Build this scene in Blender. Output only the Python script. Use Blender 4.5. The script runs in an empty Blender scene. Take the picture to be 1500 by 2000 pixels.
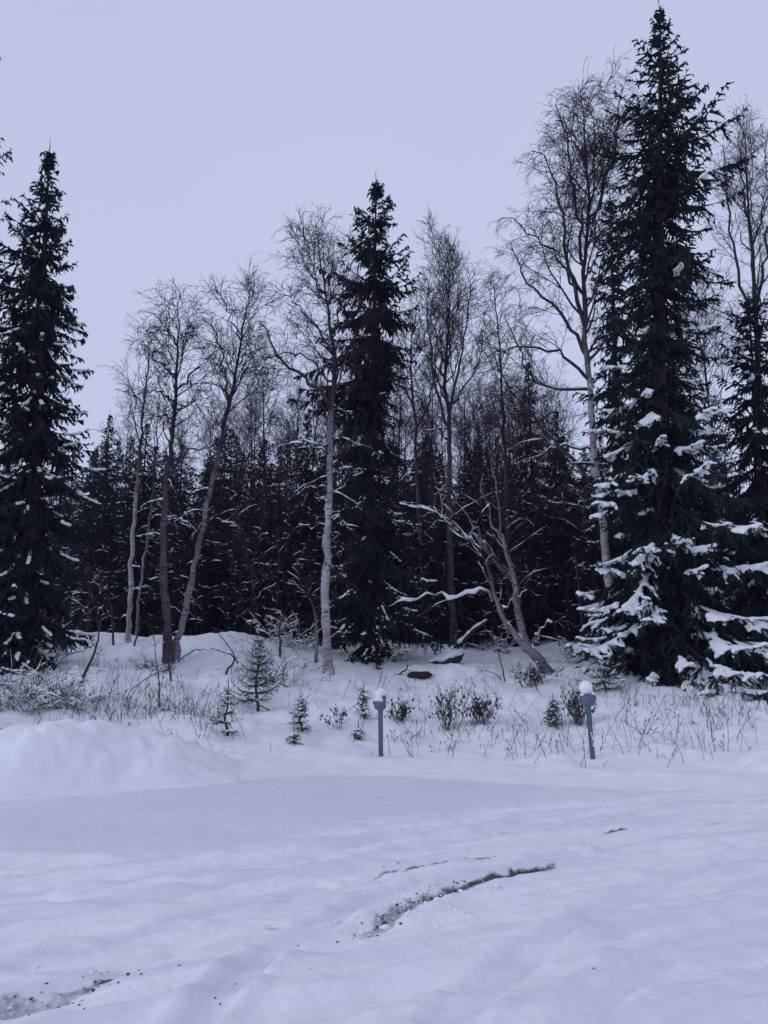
import bpy, math
import numpy as np
from math import radians, sin, cos

# ------------------------------------------------------------------ camera, sky, light
scene = bpy.context.scene
C = scene.collection
F = 1503.0                      # focal length in photograph pixels (1500 x 2000)
PITCH = math.atan(290.0 / F)
EYE = 1.6
cam_data = bpy.data.cameras.new('camera')
cam_data.sensor_width = 36.0
cam_data.lens = 36.0 * F / 2000.0
cam_data.clip_start = 0.05
cam_data.clip_end = 3000
cam = bpy.data.objects.new('camera', cam_data)
C.objects.link(cam)
cam.location = (0, 0, EYE)
cam.rotation_euler = (math.pi / 2 + PITCH, 0, 0)
scene.camera = cam

SUN_EL, SUN_AZ = radians(24), radians(250)
world = bpy.data.worlds.new('World')
scene.world = world
world.use_nodes = True
wn, wl = world.node_tree.nodes, world.node_tree.links
wn.clear()
wout = wn.new('ShaderNodeOutputWorld')
bg = wn.new('ShaderNodeBackground')
sky = wn.new('ShaderNodeTexSky')
sky.sky_type = 'NISHITA'
sky.sun_disc = False
sky.sun_elevation = SUN_EL
sky.sun_rotation = SUN_AZ
skm = wn.new('ShaderNodeVectorMath'); skm.operation = 'SCALE'
skm.inputs['Scale'].default_value = 0.05
wl.new(sky.outputs['Color'], skm.inputs[0])
tc = wn.new('ShaderNodeTexCoord')
cl = wn.new('ShaderNodeTexNoise')
cl.inputs['Scale'].default_value = 1.3
cl.inputs['Detail'].default_value = 4.0
wl.new(tc.outputs['Generated'], cl.inputs['Vector'])
ramp = wn.new('ShaderNodeValToRGB')          # the even cloud deck
ramp.color_ramp.elements[0].position = 0.25
ramp.color_ramp.elements[0].color = (0.517, 0.558, 0.780, 1)
ramp.color_ramp.elements[1].position = 0.75
ramp.color_ramp.elements[1].color = (0.562, 0.608, 0.828, 1)
wl.new(cl.outputs['Fac'], ramp.inputs['Fac'])
mix = wn.new('ShaderNodeMix'); mix.data_type = 'RGBA'
mix.inputs[0].default_value = 0.93
wl.new(skm.outputs[0], mix.inputs[6])
wl.new(ramp.outputs['Color'], mix.inputs[7])
sep = wn.new('ShaderNodeSeparateXYZ'); wl.new(tc.outputs['Generated'], sep.inputs[0])
gr = wn.new('ShaderNodeMapRange'); gr.inputs['From Min'].default_value = 0.0; gr.inputs['From Max'].default_value = .9
gr.inputs['To Min'].default_value = 1.13; gr.inputs['To Max'].default_value = 1.02       # overcast, a touch paler low down
wl.new(sep.outputs['Z'], gr.inputs['Value'])
sc2 = wn.new('ShaderNodeVectorMath'); sc2.operation = 'SCALE'
wl.new(mix.outputs[2], sc2.inputs[0]); wl.new(gr.outputs[0], sc2.inputs['Scale'])
wl.new(sc2.outputs[0], bg.inputs['Color'])
bg.inputs['Strength'].default_value = 1.0
wl.new(bg.outputs[0], wout.inputs['Surface'])

sd = bpy.data.lights.new('sun', 'SUN')
sd.energy = 0.75
sd.angle = radians(24)
sd.color = (0.80, 0.86, 1.0)
sun = bpy.data.objects.new('sun', sd)
C.objects.link(sun)
sun.location = (0, -5, 30)
# a weak broad glow through the cloud, low on the left and a little behind the camera
sun.rotation_euler = (radians(90) - SUN_EL, 0, math.pi - SUN_AZ)

scene.view_settings.view_transform = 'Standard'
scene.view_settings.look = 'None'
scene.view_settings.exposure = 0.0
scene.view_settings.gamma = 1.0
scene.view_settings.use_curve_mapping = False

# ------------------------------------------------------------------ helpers
rng = np.random.default_rng(7)
CT, ST = cos(PITCH), sin(PITCH)

def P(px, py, Y):
    """photograph pixel -> world point on the upright plane y = Y"""
    a, b = (px - 750.0) / F, (1000.0 - py) / F
    dy = CT - ST * b
    t = Y / dy
    return np.array([a * t, Y, EYE + (ST + CT * b) * t])

def pxm(py, Y):
    """metres per photograph pixel at row py on the plane y = Y"""
    b = (1000.0 - py) / F
    return Y / (CT - ST * b) / F

def hash2(ix, iy, seed):
    n = (ix.astype(np.int64) * 374761393 + iy.astype(np.int64) * 668265263 + seed * 1442695041) & 0x7fffffff
    n = ((n ^ (n >> 13)) * 1274126177) & 0x7fffffff
    return ((n ^ (n >> 16)) & 0xffff) / 65535.0

def vnoise(x, y, seed=0):
    x = np.asarray(x, float); y = np.asarray(y, float)
    ix, iy = np.floor(x), np.floor(y)
    fx, fy = x - ix, y - iy
    fx = fx * fx * fx * (fx * (fx * 6 - 15) + 10)
    fy = fy * fy * fy * (fy * (fy * 6 - 15) + 10)
    a = hash2(ix, iy, seed); b = hash2(ix + 1, iy, seed)
    c = hash2(ix, iy + 1, seed); d = hash2(ix + 1, iy + 1, seed)
    return (a * (1 - fx) + b * fx) * (1 - fy) + (c * (1 - fx) + d * fx) * fy - 0.5

def fbm(x, y, seed=0, oct=4):
    s, a, v = 1.0, 1.0, 0
    for i in range(oct):
        v = v + a * vnoise(x * s + 17.3 * i, y * s - 9.1 * i, seed + i)
        s *= 2.03; a *= 0.5
    return v

def sstep(a, b, x):
    t = np.clip((x - a) / (b - a), 0, 1)
    return t * t * (3 - 2 * t)

def ground_px(px, py, z=0.0):
    """pixel -> point of the flat lot"""
    a, b = (px - 750.0) / F, (1000.0 - py) / F
    dz = ST + CT * b
    t = (z - EYE) / dz
    return np.array([a * t, (CT - ST * b) * t])

def poly_dist(x, y, pts):
    """distance to a polyline, position 0..1 along it, signed side"""
    best = np.full(x.shape, 1e9); par = np.zeros(x.shape); side = np.zeros(x.shape)
    pts = np.asarray(pts, float)
    seg = np.linalg.norm(np.diff(pts, axis=0), axis=1)
    cum = np.concatenate([[0], np.cumsum(seg)]) / seg.sum()
    for i in range(len(pts) - 1):
        d = pts[i + 1] - pts[i]
        t = np.clip(((x - pts[i, 0]) * d[0] + (y - pts[i, 1]) * d[1]) / (d @ d), 0, 1)
        ex, ey = x - pts[i, 0] - t * d[0], y - pts[i, 1] - t * d[1]
        r = np.hypot(ex, ey)
        m = r < best
        best = np.where(m, r, best)
        par = np.where(m, cum[i] + t * (cum[i + 1] - cum[i]), par)
        side = np.where(m, np.sign(d[0] * ey - d[1] * ex), side)
    return best, par, side

# the far edge of the ploughed lot, read from the photograph
EDGE = np.array([[-60, 3.0], [-12, 7.6], [-8, 8.6], [-4.7, 9.4], [-3, 10.2], [-2, 11.0], [-1, 11.5], [.5, 11.25], [1.75, 10.7],
                 [3, 10.2], [4.8, 9.7], [8, 9.0], [12, 8.3], [60, 3.0]])
PROF = np.array([[-200, 0], [0, 0], [.35, .05], [.8, .13], [1.3, .17], [2.0, .27], [4, .66], [6, 1.02], [8, 1.36], [10, 1.72],
                 [12, 2.0], [19, 2.4], [48, 3.8], [200, 9], [900, 20]])

def edge_y(x):
    return np.interp(x, EDGE[:, 0], EDGE[:, 1])

def base_h(x, y):
    x = np.asarray(x, float); y = np.asarray(y, float)
    far = np.maximum(edge_y(x), 0)
    near_w = sstep(13, 22, y)
    s = y - (far * (1 - near_w) + 11.0 * near_w)
    h = np.interp(s, PROF[:, 0], PROF[:, 1])
    on = sstep(0.2, 2.2, s)
    h = h + on * (0.22 * fbm(x * .33, y * .33, 3, 3) + 0.18 * fbm(x * 1.1, y * 1.1, 11, 4) + .06 * fbm(x * 3.7, y * 3.7, 19, 3))
    h = h + sstep(0, .8, s) * (1 - sstep(2, 4, s)) * 0.05 * fbm(x * 2.0, y * 2.0, 23, 3)
    # the rounded crest on the left under the birches
    h = h + 0.50 * np.exp(-((y - 21.6) / 1.5) ** 2) * sstep(-12, -9, x) * (1 - sstep(-4.2, -2.4, x))
    return h

BAND = np.array([ground_px(*p) for p in [(-900, 1690), (-300, 1676), (0, 1672), (250, 1676), (430, 1670), (600, 1640), (720, 1612),
                                         (850, 1592), (1000, 1578), (1120, 1568), (1300, 1550), (1500, 1545)]])
RUT_A = np.array([ground_px(*p) for p in [(560, 1905), (640, 1862), (715, 1818), (765, 1780), (850, 1745), (950, 1717), (1075, 1690),
                                          (1180, 1660), (1290, 1632), (1450, 1596)]])
RUT_B = np.array([ground_px(*p) for p in [(500, 1790), (620, 1752), (750, 1702), (860, 1685), (975, 1669), (1080, 1646), (1195, 1619), (1330, 1604)]])
RUT_C = np.array([ground_px(*p) for p in [(-260, 2050), (-80, 1985), (60, 1958), (170, 1930), (235, 1903), (330, 1860), (480, 1800)]])

TRACKS = [(np.array([ground_px(*p) for p in pts]), w, d) for pts, w, d in [
    ([(300, 2060), (400, 1975), (480, 1895), (570, 1832), (700, 1768), (830, 1722), (980, 1692), (1120, 1660)], .11, .030),
    ([(-200, 1850), (0, 1800), (300, 1752), (600, 1692), (800, 1652), (1000, 1620), (1250, 1582)], .12, .026),
    ([(-200, 1780), (0, 1742), (300, 1710), (560, 1672), (760, 1634), (960, 1602), (1200, 1572)], .12, .026),
    ([(820, 2060), (930, 1930), (1080, 1822), (1260, 1735), (1500, 1650)], .13, .024),
    ([(1080, 2060), (1180, 1935), (1330, 1830), (1500, 1760)], .13, .020),
    ([(-100, 1900), (150, 1850), (420, 1780), (620, 1730)], .11, .024)]]

def stations(line, rows):
    q = np.array([ground_px(r[0], r[1]) for r in rows])
    t = poly_dist(q[:, 0], q[:, 1], line)[1]
    o = np.argsort(t)
    return t[o], np.array([r[2] for r in rows])[o], np.array([r[3] for r in rows])[o]
ST_A = stations(RUT_A, [(640, 1862, 0, 0), (700, 1828, .010, .25), (735, 1802, .075, .46), (775, 1775, .075, .62), (820, 1757, .055, .72), (880, 1735, .05, .85), (930, 1722, .045, 1), (980, 1710, .042, 1),
                        (1025, 1700, .034, 1), (1055, 1694, .022, .95), (1080, 1688, .012, .6), (1110, 1680, 0, .2), (1340, 1620, 0, 0), (1390, 1608, .03, .35), (1440, 1598, .05, .45), (1450, 1596, 0, 0)])
ST_B = stations(RUT_B, [(500, 1790, 0, 0), (690, 1725, 0, 0), (745, 1704, .014, .6), (800, 1694, .022, .8), (880, 1682, .022, .95), (960, 1671, .018, .9), (985, 1667, 0, .5), (1160, 1628, 0, 0), (1190, 1620, .04, .8),
                        (1215, 1616, .03, .9), (1235, 1614, 0, 0), (1330, 1604, 0, 0)])
ST_C = stations(RUT_C, [(-260, 2050, .05, .4), (-80, 1985, .09, .5), (0, 1970, .10, .5), (60, 1958, .085, .52), (120, 1945, .06, .45), (160, 1933, .030, .6), (185, 1924, .034, 1), (215, 1912, .034, 1), (235, 1903, .012, .9), (255, 1893, 0, 0), (480, 1800, 0, 0)])

def lot_detail(x, y):
    """small relief of the driven snow, and the two colour masks"""
    s = y - edge_y(x)
    lot = 1 - sstep(-.25, .15, s)
    db, tb, sb = poly_dist(x, y, BAND)
    behind = np.where(sb > 0, 1.0, 0.0)
    packed = lot * behind * sstep(0, .28, db) * (1 - .75 * sstep(1.2, 4.0, x + .8 * fbm(x, y, 99, 3))) * (.86 + .25 * fbm(x * .9, y * 2.2, 141, 3))
    front = lot * (1 - packed)
    # streaks follow the tracks: up to the right
    c, sn = cos(radians(24)), sin(radians(24))
    u, v = x * c + y * sn, -x * sn + y * c
    u = u + .25 * vnoise(x * .8, y * .8, 77)
    st = fbm(u * .55, v * 4.2, 41, 4)
    st2 = fbm(u * 1.6, v * 10, 57, 3)
    lump = fbm(x * 5, y * 5, 61, 3)
    z = front * (0.044 * st + 0.034 * st2 + 0.020 * lump + .018 * fbm(x * 1.2, y * 1.2, 95, 3)) + packed * (0.004 * lump + .006 * st)
    # the soft lip along the packed band
    z = z + lot * 0.030 * np.exp(-(db / .10) ** 2) * (.7 + 1.0 * vnoise(tb * 60, tb * 0, 5))
    for k, off in enumerate((.55, 1.05, 1.75, 2.35, 3.2)):
        w = .10 + .03 * k % .05
        d = np.abs(db - off * (1 + .12 * vnoise(tb * 14, tb * 0 + k, 31)))
        z = z - lot * (1 - behind) * 0.014 * np.exp(-(d / w) ** 2) + lot * (1 - behind) * .010 * np.exp(-((d - .17) / .06) ** 2)
    for ln_, w, dep in TRACKS:
        d, t, sd_ = poly_dist(x, y, ln_)
        d = d + .035 * fbm(x * 2.5, y * 2.5, 131, 3)
        brk = .45 + .9 * np.clip(.5 + vnoise(t * 13, t * 0 + w * 99, 133), 0, 1)
        ins = 1 - sstep(.65, 1.15, d / w)
        z = z + lot * brk * (-dep * ins + .7 * dep * np.exp(-((d - w * 1.35) / (w * .32)) ** 2))
        packed = np.maximum(packed, lot * .75 * ins * brk)
    packed = np.maximum(packed, front * .75 * sstep(.02, .30, st + .5 * st2))
    dirt = np.zeros_like(z)
    n = fbm(x * 9, y * 9, 71, 4)
    nf = fbm(x * 26, y * 26, 73, 3)
    d, t, sd_ = poly_dist(x, y, RUT_A)
    d = np.abs(d + .02 * n)
    z = z - lot * .035 * np.exp(-(d / .075) ** 2) * sstep(.0, .2, t) * (1 - .6 * sstep(.65, .9, t)) + lot * .014 * np.exp(-((d - .15) / .06) ** 2) * sstep(.1, .3, t)
    wid, stg = np.interp(t, ST_A[0], ST_A[1]), np.interp(t, ST_A[0], ST_A[2])
    dirt = np.maximum(dirt, stg * (1 - sstep(.45, 1.25, d / (wid + 1e-4) + .55 * n + .35 * nf)) * sstep(.002, .012, wid))
    d, t, sd_ = poly_dist(x, y, RUT_B)
    d = np.abs(d + .015 * n)
    z = z - lot * .022 * np.exp(-(d / .06) ** 2) * sstep(.0, .25, t)
    wid, stg = np.interp(t, ST_B[0], ST_B[1]), np.interp(t, ST_B[0], ST_B[2])
    dirt = np.maximum(dirt, stg * (1 - sstep(.4, 1.1, d / (wid + 1e-4) + .45 * n + .3 * nf)) * sstep(.002, .010, wid))
    d, t, sd_ = poly_dist(x, y, RUT_C)
    d = np.abs(d + .02 * n)
    z = z - lot * .04 * np.exp(-(d / .07) ** 2) * (1 - sstep(.7, 1, t))
    wid, stg = np.interp(t, ST_C[0], ST_C[1]), np.interp(t, ST_C[0], ST_C[2])
    dirt = np.maximum(dirt, stg * (1 - sstep(.4, 1.15, d / (wid + 1e-4) + .8 * n + .4 * nf)) * sstep(.002, .012, wid))
    # lone scrape marks: print in the packed band, nick under the snow pile
    for (px, py, rx, ry, a) in [(737, 1556, .11, .03, .6), (757, 1554, .05, .018, .8), (200, 1512, .10, .035, .8), (872, 1612, .30, .03, .28), (1215, 1600, .22, .03, .22),
                                (1000, 1590, .05, .02, .4), (985, 1622, .03, .012, .9), (535, 1815, .035, .018, .5), (1120, 1601, .08, .03, .3)]:
        q = ground_px(px, py)
        e = np.hypot((x - q[0]) / rx, (y - q[1]) / ry)
        dirt = np.maximum(dirt, a * (1 - sstep(.5, 1.1, e + .8 * n + .3 * nf)))
        z = z - .02 * np.exp(-e ** 2) + .012 * np.exp(-((e - 1.5) / .5) ** 2)
    return z, np.clip(dirt, 0, 1), packed

def height(x, y):
    x = np.asarray(x, float); y = np.asarray(y, float)
    return base_h(x, y)

def gz(x, y):
    return float(height(np.array([x]), np.array([y]))[0])

def on_ground(px, Y):
    """a point of the ground on plane y = Y under pixel column px"""
    z = 1.0
    for _ in range(4):
        X = (px - 750.0) / F * (Y * CT + (z - EYE) * ST)
        z = gz(X, Y)
    return np.array([X, Y, z])

# ---- mesh building
class Geo:
    def __init__(self):
        self.v, self.t, self.q, self.n = [], [], [], 0
    def add(self, v, t=None, q=None):
        v = np.asarray(v, float).reshape(-1, 3)
        if len(v) == 0: return
        self.v.append(v)
        if t is not None and len(t): self.t.append(np.asarray(t, np.int64) + self.n)
        if q is not None and len(q): self.q.append(np.asarray(q, np.int64) + self.n)
        self.n += len(v)
    def tube(self, cur, rad, k=4, squash=None):
        cur = np.asarray(cur, float); rad = np.asarray(rad, float)
        if cur.ndim == 2: cur, rad = cur[None], rad[None]
        N, n, _ = cur.shape
        if N == 0: return
        T = np.gradient(cur, axis=1)
        T /= np.linalg.norm(T, axis=2, keepdims=True) + 1e-9
        ov = cur[:, -1] - cur[:, 0]
        ov /= np.linalg.norm(ov, axis=1, keepdims=True) + 1e-9
        ref = np.where(np.abs(ov[:, 2:3]) > .8, np.array([[1., .13, 0]]), np.array([[0., 0, 1]]))[:, None, :]
        S = np.cross(T, np.broadcast_to(ref, T.shape)); S /= np.linalg.norm(S, axis=2, keepdims=True) + 1e-9
        U = np.cross(S, T)
        a = np.arange(k) / k * 2 * math.pi
        V = cur[:, :, None] + rad[:, :, None, None] * (np.cos(a)[None, None, :, None] * S[:, :, None] + np.sin(a)[None, None, :, None] * U[:, :, None])
        i = np.arange(n - 1)[:, None] * k; j = np.arange(k)[None]; j2 = (j + 1) % k
        q = np.stack([i + j, i + j2, i + k + j2, i + k + j], -1).reshape(-1, 4)
        Q = (q[None] + (np.arange(N) * n * k)[:, None, None]).reshape(-1, 4)
        self.add(V, q=Q)
    def build(self, name, mat, parent=None, smooth=True):
        return link(name, self.mesh(name, mat, smooth), parent)
    def mesh(self, name, mat, smooth=True):
        v = np.concatenate(self.v) if self.v else np.zeros((0, 3))
        t = np.concatenate(self.t) if self.t else np.zeros((0, 3), np.int64)
        q = np.concatenate(self.q) if self.q else np.zeros((0, 4), np.int64)
        me = bpy.data.meshes.new(name)
        me.vertices.add(len(v)); me.vertices.foreach_set('co', v.astype(np.float32).ravel())
        me.loops.add(t.size + q.size)
        me.loops.foreach_set('vertex_index', np.concatenate([t.ravel(), q.ravel()]).astype(np.int32))
        me.polygons.add(len(t) + len(q))
        ls = np.concatenate([np.arange(len(t)) * 3, t.size + np.arange(len(q)) * 4]).astype(np.int32)
        me.polygons.foreach_set('loop_start', ls)
        me.polygons.foreach_set('use_smooth', np.full(len(t) + len(q), smooth))
        me.update(calc_edges=True)
        if mat: me.materials.append(mat)
        return me

def link(name, me, parent=None):
    o = bpy.data.objects.new(name, me)
    C.objects.link(o)
    if parent is not None: o.parent = parent
    return o

def stuff(o):
    o['kind'] = 'stuff'
    return o

def thing(name, label, cat, loc=(0, 0, 0), group=None):
    o = bpy.data.objects.new(name, None)
    C.objects.link(o)
    o.empty_display_size = .2
    o.location = loc
    o['label'] = label; o['category'] = cat
    if group: o['group'] = group
    return o

def copy_tree(root, loc, rotz, scale, label, group):
    r = root.copy(); C.objects.link(r)
    r.location = loc; r.rotation_euler = (0, 0, rotz); r.scale = scale
    r['label'] = label; r['group'] = group
    for ch in list(root.children):
        c = ch.copy(); C.objects.link(c); c.parent = r
        for g in list(ch.children):
            d = g.copy(); C.objects.link(d); d.parent = c
    return r

# icospheres
def icosphere(sub):
    import bmesh
    bm = bmesh.new(); bmesh.ops.create_icosphere(bm, subdivisions=sub, radius=1.0)
    v = np.array([p.co[:] for p in bm.verts]); f = np.array([[q.index for q in p.verts] for p in bm.faces])
    bm.free(); return v, f
ICO = {1: icosphere(1), 2: icosphere(2), 3: icosphere(3)}

def blobs(geo, cen, rad, sub=1, jit=.18):
    """snow lumps: cen [N,3], rad [N,3]"""
    v, f = ICO[sub]
    N = len(cen)
    if N == 0: return
    ang = rng.uniform(0, 6.28, N)
    vv = v[None] * (1 + jit * rng.normal(size=(N, len(v), 1)))
    vv = vv * rad[:, None, :]
    c, s = np.cos(ang)[:, None], np.sin(ang)[:, None]
    x = vv[..., 0] * c - vv[..., 1] * s; y = vv[..., 0] * s + vv[..., 1] * c
    V = np.stack([x, y, vv[..., 2]], -1) + cen[:, None]
    geo.add(V, t=(f[None] + (np.arange(N) * len(v))[:, None, None]).reshape(-1, 3))

def grow(P0, D0, L, n, wob=.12, trop=0.0, trop_end=None):
    """curves [N,n,3] from start points, directions and lengths; trop bends up (+) or down (-)"""
    N = len(P0)
    P0 = np.asarray(P0, float); D = np.asarray(D0, float).copy()
    D /= np.linalg.norm(D, axis=1, keepdims=True) + 1e-9
    out = np.empty((N, n, 3)); out[:, 0] = P0
    st = (np.asarray(L, float) / (n - 1))[:, None]
    if trop_end is None: trop_end = trop
    for i in range(1, n):
        t = i / (n - 1)
        D = D + wob * rng.normal(size=(N, 3))
        D[:, 2] += (np.asarray(trop) * (1 - t) + np.asarray(trop_end) * t)
        D /= np.linalg.norm(D, axis=1, keepdims=True) + 1e-9
        out[:, i] = out[:, i - 1] + D * st
    return out

def sample(cur, idx, t):
    n = cur.shape[1]
    f = np.clip(t, 0, 1) * (n - 1); i = np.minimum(f.astype(int), n - 2); f = (f - i)[:, None]
    a, b = cur[idx, i], cur[idx, i + 1]
    T = b - a; T /= np.linalg.norm(T, axis=1, keepdims=True) + 1e-9
    return a + (b - a) * f, T

def lengths(cur):
    return np.linalg.norm(np.diff(cur, axis=1), axis=2).sum(1)

def perp(T):
    r = rng.normal(size=T.shape)
    r -= (r * T).sum(1, keepdims=True) * T
    return r / (np.linalg.norm(r, axis=1, keepdims=True) + 1e-9)

def resample(pts, n):
    """smooth curve through points (Catmull-Rom)"""
    pts = np.asarray(pts, float)
    p = np.vstack([2 * pts[0] - pts[1], pts, 2 * pts[-1] - pts[-2]])
    seg = np.linalg.norm(np.diff(pts, axis=0), axis=1); cum = np.concatenate([[0], np.cumsum(seg)])
    s = np.linspace(0, cum[-1], n); i = np.clip(np.searchsorted(cum, s, 'right') - 1, 0, len(pts) - 2)
    t = ((s - cum[i]) / seg[i])[:, None]
    a, b, c, d = p[i], p[i + 1], p[i + 2], p[i + 3]
    return .5 * ((2 * b) + (c - a) * t + (2 * a - 5 * b + 4 * c - d) * t ** 2 + (3 * b - a - 3 * c + d) * t ** 3)

# ------------------------------------------------------------------ materials
def mat(name, rough=.8):
    m = bpy.data.materials.new(name); m.use_nodes = True
    nt = m.node_tree; b = nt.nodes['Principled BSDF']
    b.inputs['Roughness'].default_value = rough
    b.inputs['Specular IOR Level'].default_value = .25
    return m, nt.nodes, nt.links, b

def noise_col(N, L, scale, c0, c1, p0=.3, p1=.7, detail=5, vec=None, rough=.6):
    n = N.new('ShaderNodeTexNoise'); n.inputs['Scale'].default_value = scale; n.inputs['Detail'].default_value = detail
    n.inputs['Roughness'].default_value = rough
    if vec is not None: L.new(vec, n.inputs['Vector'])
    r = N.new('ShaderNodeValToRGB')
    r.color_ramp.elements[0].position = p0; r.color_ramp.elements[0].color = (*c0, 1)
    r.color_ramp.elements[1].position = p1; r.color_ramp.elements[1].color = (*c1, 1)
    L.new(n.outputs['Fac'], r.inputs['Fac'])
    return n, r

def coord(N, kind='Object', L=None, scale=None):
    t = N.new('ShaderNodeTexCoord')
    if scale is None: return t.outputs[kind]
    m = N.new('ShaderNodeMapping'); m.inputs['Scale'].default_value = scale
    L.new(t.outputs[kind], m.inputs['Vector'])
    return m.outputs[0]

def bump(N, L, b, fac, strength, dist):
    bp = N.new('ShaderNodeBump'); bp.inputs['Strength'].default_value = strength; bp.inputs['Distance'].default_value = dist
    L.new(fac, bp.inputs['Height']); L.new(bp.outputs[0], b.inputs['Normal'])
    return bp

def mixc(N, L, fac, a, b):
    m = N.new('ShaderNodeMix'); m.data_type = 'RGBA'
    if isinstance(fac, (int, float)): m.inputs[0].default_value = fac
    else: L.new(fac, m.inputs[0])
    for s, i in ((a, 6), (b, 7)):
        if isinstance(s, tuple): m.inputs[i].default_value = (*s, 1)
        else: L.new(s, m.inputs[i])
    return m.outputs[2]

def m_snow(name, c0=(.80, .81, .84), c1=(.87, .88, .90), scale=6, bs=.25, bd=.02):
    m, N, L, b = mat(name, .75)
    v = coord(N)
    n, r = noise_col(N, L, scale, c0, c1, vec=v)
    L.new(r.outputs[0], b.inputs['Base Color'])
    bump(N, L, b, n.outputs['Fac'], bs, bd)
    return m

M_SNOW = m_snow('fresh_snow')

def m_ground():
    m, N, L, b = mat('ground_snow', .75)
    v = coord(N)
    n, r = noise_col(N, L, 3.0, (.80, .81, .84), (.87, .88, .90), vec=v)
    at = N.new('ShaderNodeAttribute'); at.attribute_name = 'packed'
    n3, r3 = noise_col(N, L, 1.2, (.700, .710, .775), (.75, .76, .815), vec=v)
    c1 = mixc(N, L, at.outputs['Fac'], r.outputs[0], r3.outputs[0])
    ad = N.new('ShaderNodeAttribute'); ad.attribute_name = 'dirt'
    n2, r2 = noise_col(N, L, 60, (.035, .034, .042), (.15, .132, .135), .35, .72, vec=v)
    # ragged edge: fine noise eats into the bare strip
    ma = N.new('ShaderNodeMath'); ma.operation = 'MULTIPLY_ADD'
    nn = N.new('ShaderNodeTexNoise'); nn.inputs['Scale'].default_value = 38; nn.inputs['Detail'].default_value = 5
    L.new(v, nn.inputs['Vector'])
    sh = N.new('ShaderNodeMath'); sh.operation = 'SUBTRACT'; L.new(nn.outputs['Fac'], sh.inputs[0]); sh.inputs[1].default_value = .5
    L.new(sh.outputs[0], ma.inputs[0]); ma.inputs[1].default_value = .8; L.new(ad.outputs['Fac'], ma.inputs[2])
    mr = N.new('ShaderNodeMapRange'); mr.inputs['From Min'].default_value = .15; mr.inputs['From Max'].default_value = .85
    L.new(ma.outputs[0], mr.inputs['Value'])
    gt = N.new('ShaderNodeMath'); gt.operation = 'MULTIPLY'
    st = N.new('ShaderNodeMath'); st.operation = 'GREATER_THAN'; st.inputs[1].default_value = .02; L.new(ad.outputs['Fac'], st.inputs[0])
    L.new(mr.outputs[0], gt.inputs[0]); L.new(st.outputs[0], gt.inputs[1])
    c2 = mixc(N, L, gt.outputs[0], c1, r2.outputs[0])
    L.new(c2, b.inputs['Base Color'])
    nb = N.new('ShaderNodeTexNoise'); nb.inputs['Scale'].default_value = 14; nb.inputs['Detail'].default_value = 6
    L.new(v, nb.inputs['Vector'])
    bump(N, L, b, nb.outputs['Fac'], .45, .03)
    return m
M_GROUND = m_ground()

def m_plain(name, c0, c1, scale=8, rough=.85, bs=.4, bd=.01, stretch=None):
    m, N, L, b = mat(name, rough)
    v = coord(N, 'Object', L, stretch) if stretch else coord(N)
    n, r = noise_col(N, L, scale, c0, c1, vec=v)
    L.new(r.outputs[0], b.inputs['Base Color'])
    bump(N, L, b, n.outputs['Fac'], bs, bd)
    return m

M_NEEDLE = m_plain('spruce_needles', (.007, .011, .0105), (.020, .028, .025), 1.3, .8, 0)
M_NEEDLE_Y = m_plain('young_spruce_needles', (.040, .068, .050), (.085, .125, .090), 5, .7, 0)
M_SBARK = m_plain('spruce_bark', (.018, .015, .015), (.050, .043, .042), 9, .95, .8, .02, (1, 1, .35))
M_SWOOD = m_plain('spruce_branch_bark', (.022, .019, .018), (.05, .043, .04), 4, .95, 0)
M_TWIG = m_plain('birch_twigs', (.018, .015, .022), (.038, .032, .042), 2, .8, 0)
M_LIMB = m_plain('birch_limb_bark', (.022, .019, .023), (.060, .053, .060), 5, .85, .4, .005)
M_DARKWOOD = m_plain('dark_wet_wood', (.022, .018, .018), (.07, .055, .052), 14, .85, .5, .005)
M_LEAF = m_plain('withered_leaves', (.022, .014, .022), (.060, .038, .046), 20, .8, 0)
M_STRAW = m_plain('dry_stalks', (.06, .05, .052), (.17, .145, .14), 3, .85, 0)
M_GRIT = m_plain('grit', (.05, .045, .048), (.16, .14, .14), 30, .9, 0)
M_ROCK = m_plain('brown_stone', (.020, .013, .014), (.050, .033, .032), 14, .9, .8, .02)
M_POST = m_plain('post_blue_paint', (.085, .115, .170), (.12, .155, .215), 10, .5, .1, .003)
M_POSTD = m_plain('post_dark_edge', (.035, .045, .085), (.06, .07, .12), 10, .5, .1, .003)
M_GLOBE = m_plain('opal_globe', (.84, .85, .86), (.90, .90, .90), 4, .35, 0)

def m_birch(name, c0, c1):
    m, N, L, b = mat(name, .75)
    au = N.new('ShaderNodeAttribute'); au.attribute_name = 'young_bark'
    v = coord(N, 'Object', L, (1, 1, 4.5))
    n, r = noise_col(N, L, 5, (.02, .018, .018), (1, 1, 1), .36, .46, vec=v, detail=4)
    v2 = coord(N)
    n2, r2 = noise_col(N, L, 2.2, c0, c1, vec=v2)
    n4, r4 = noise_col(N, L, 1.5, (.32, .28, .27), (1, 1, 1), .36, .55, vec=v2)
    mm = N.new('ShaderNodeMix'); mm.data_type = 'RGBA'; mm.blend_type = 'MULTIPLY'; mm.inputs[0].default_value = .85
    L.new(r2.outputs[0], mm.inputs[6]); L.new(r.outputs[0], mm.inputs[7])
    m2 = N.new('ShaderNodeMix'); m2.data_type = 'RGBA'; m2.blend_type = 'MULTIPLY'; m2.inputs[0].default_value = .7
    L.new(mm.outputs[2], m2.inputs[6]); L.new(r4.outputs[0], m2.inputs[7])
    L.new(mixc(N, L, au.outputs['Fac'], m2.outputs[2], (.024, .020, .025)), b.inputs['Base Color'])
    bump(N, L, b, n.outputs['Fac'], .4, .01)
    return m
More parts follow.
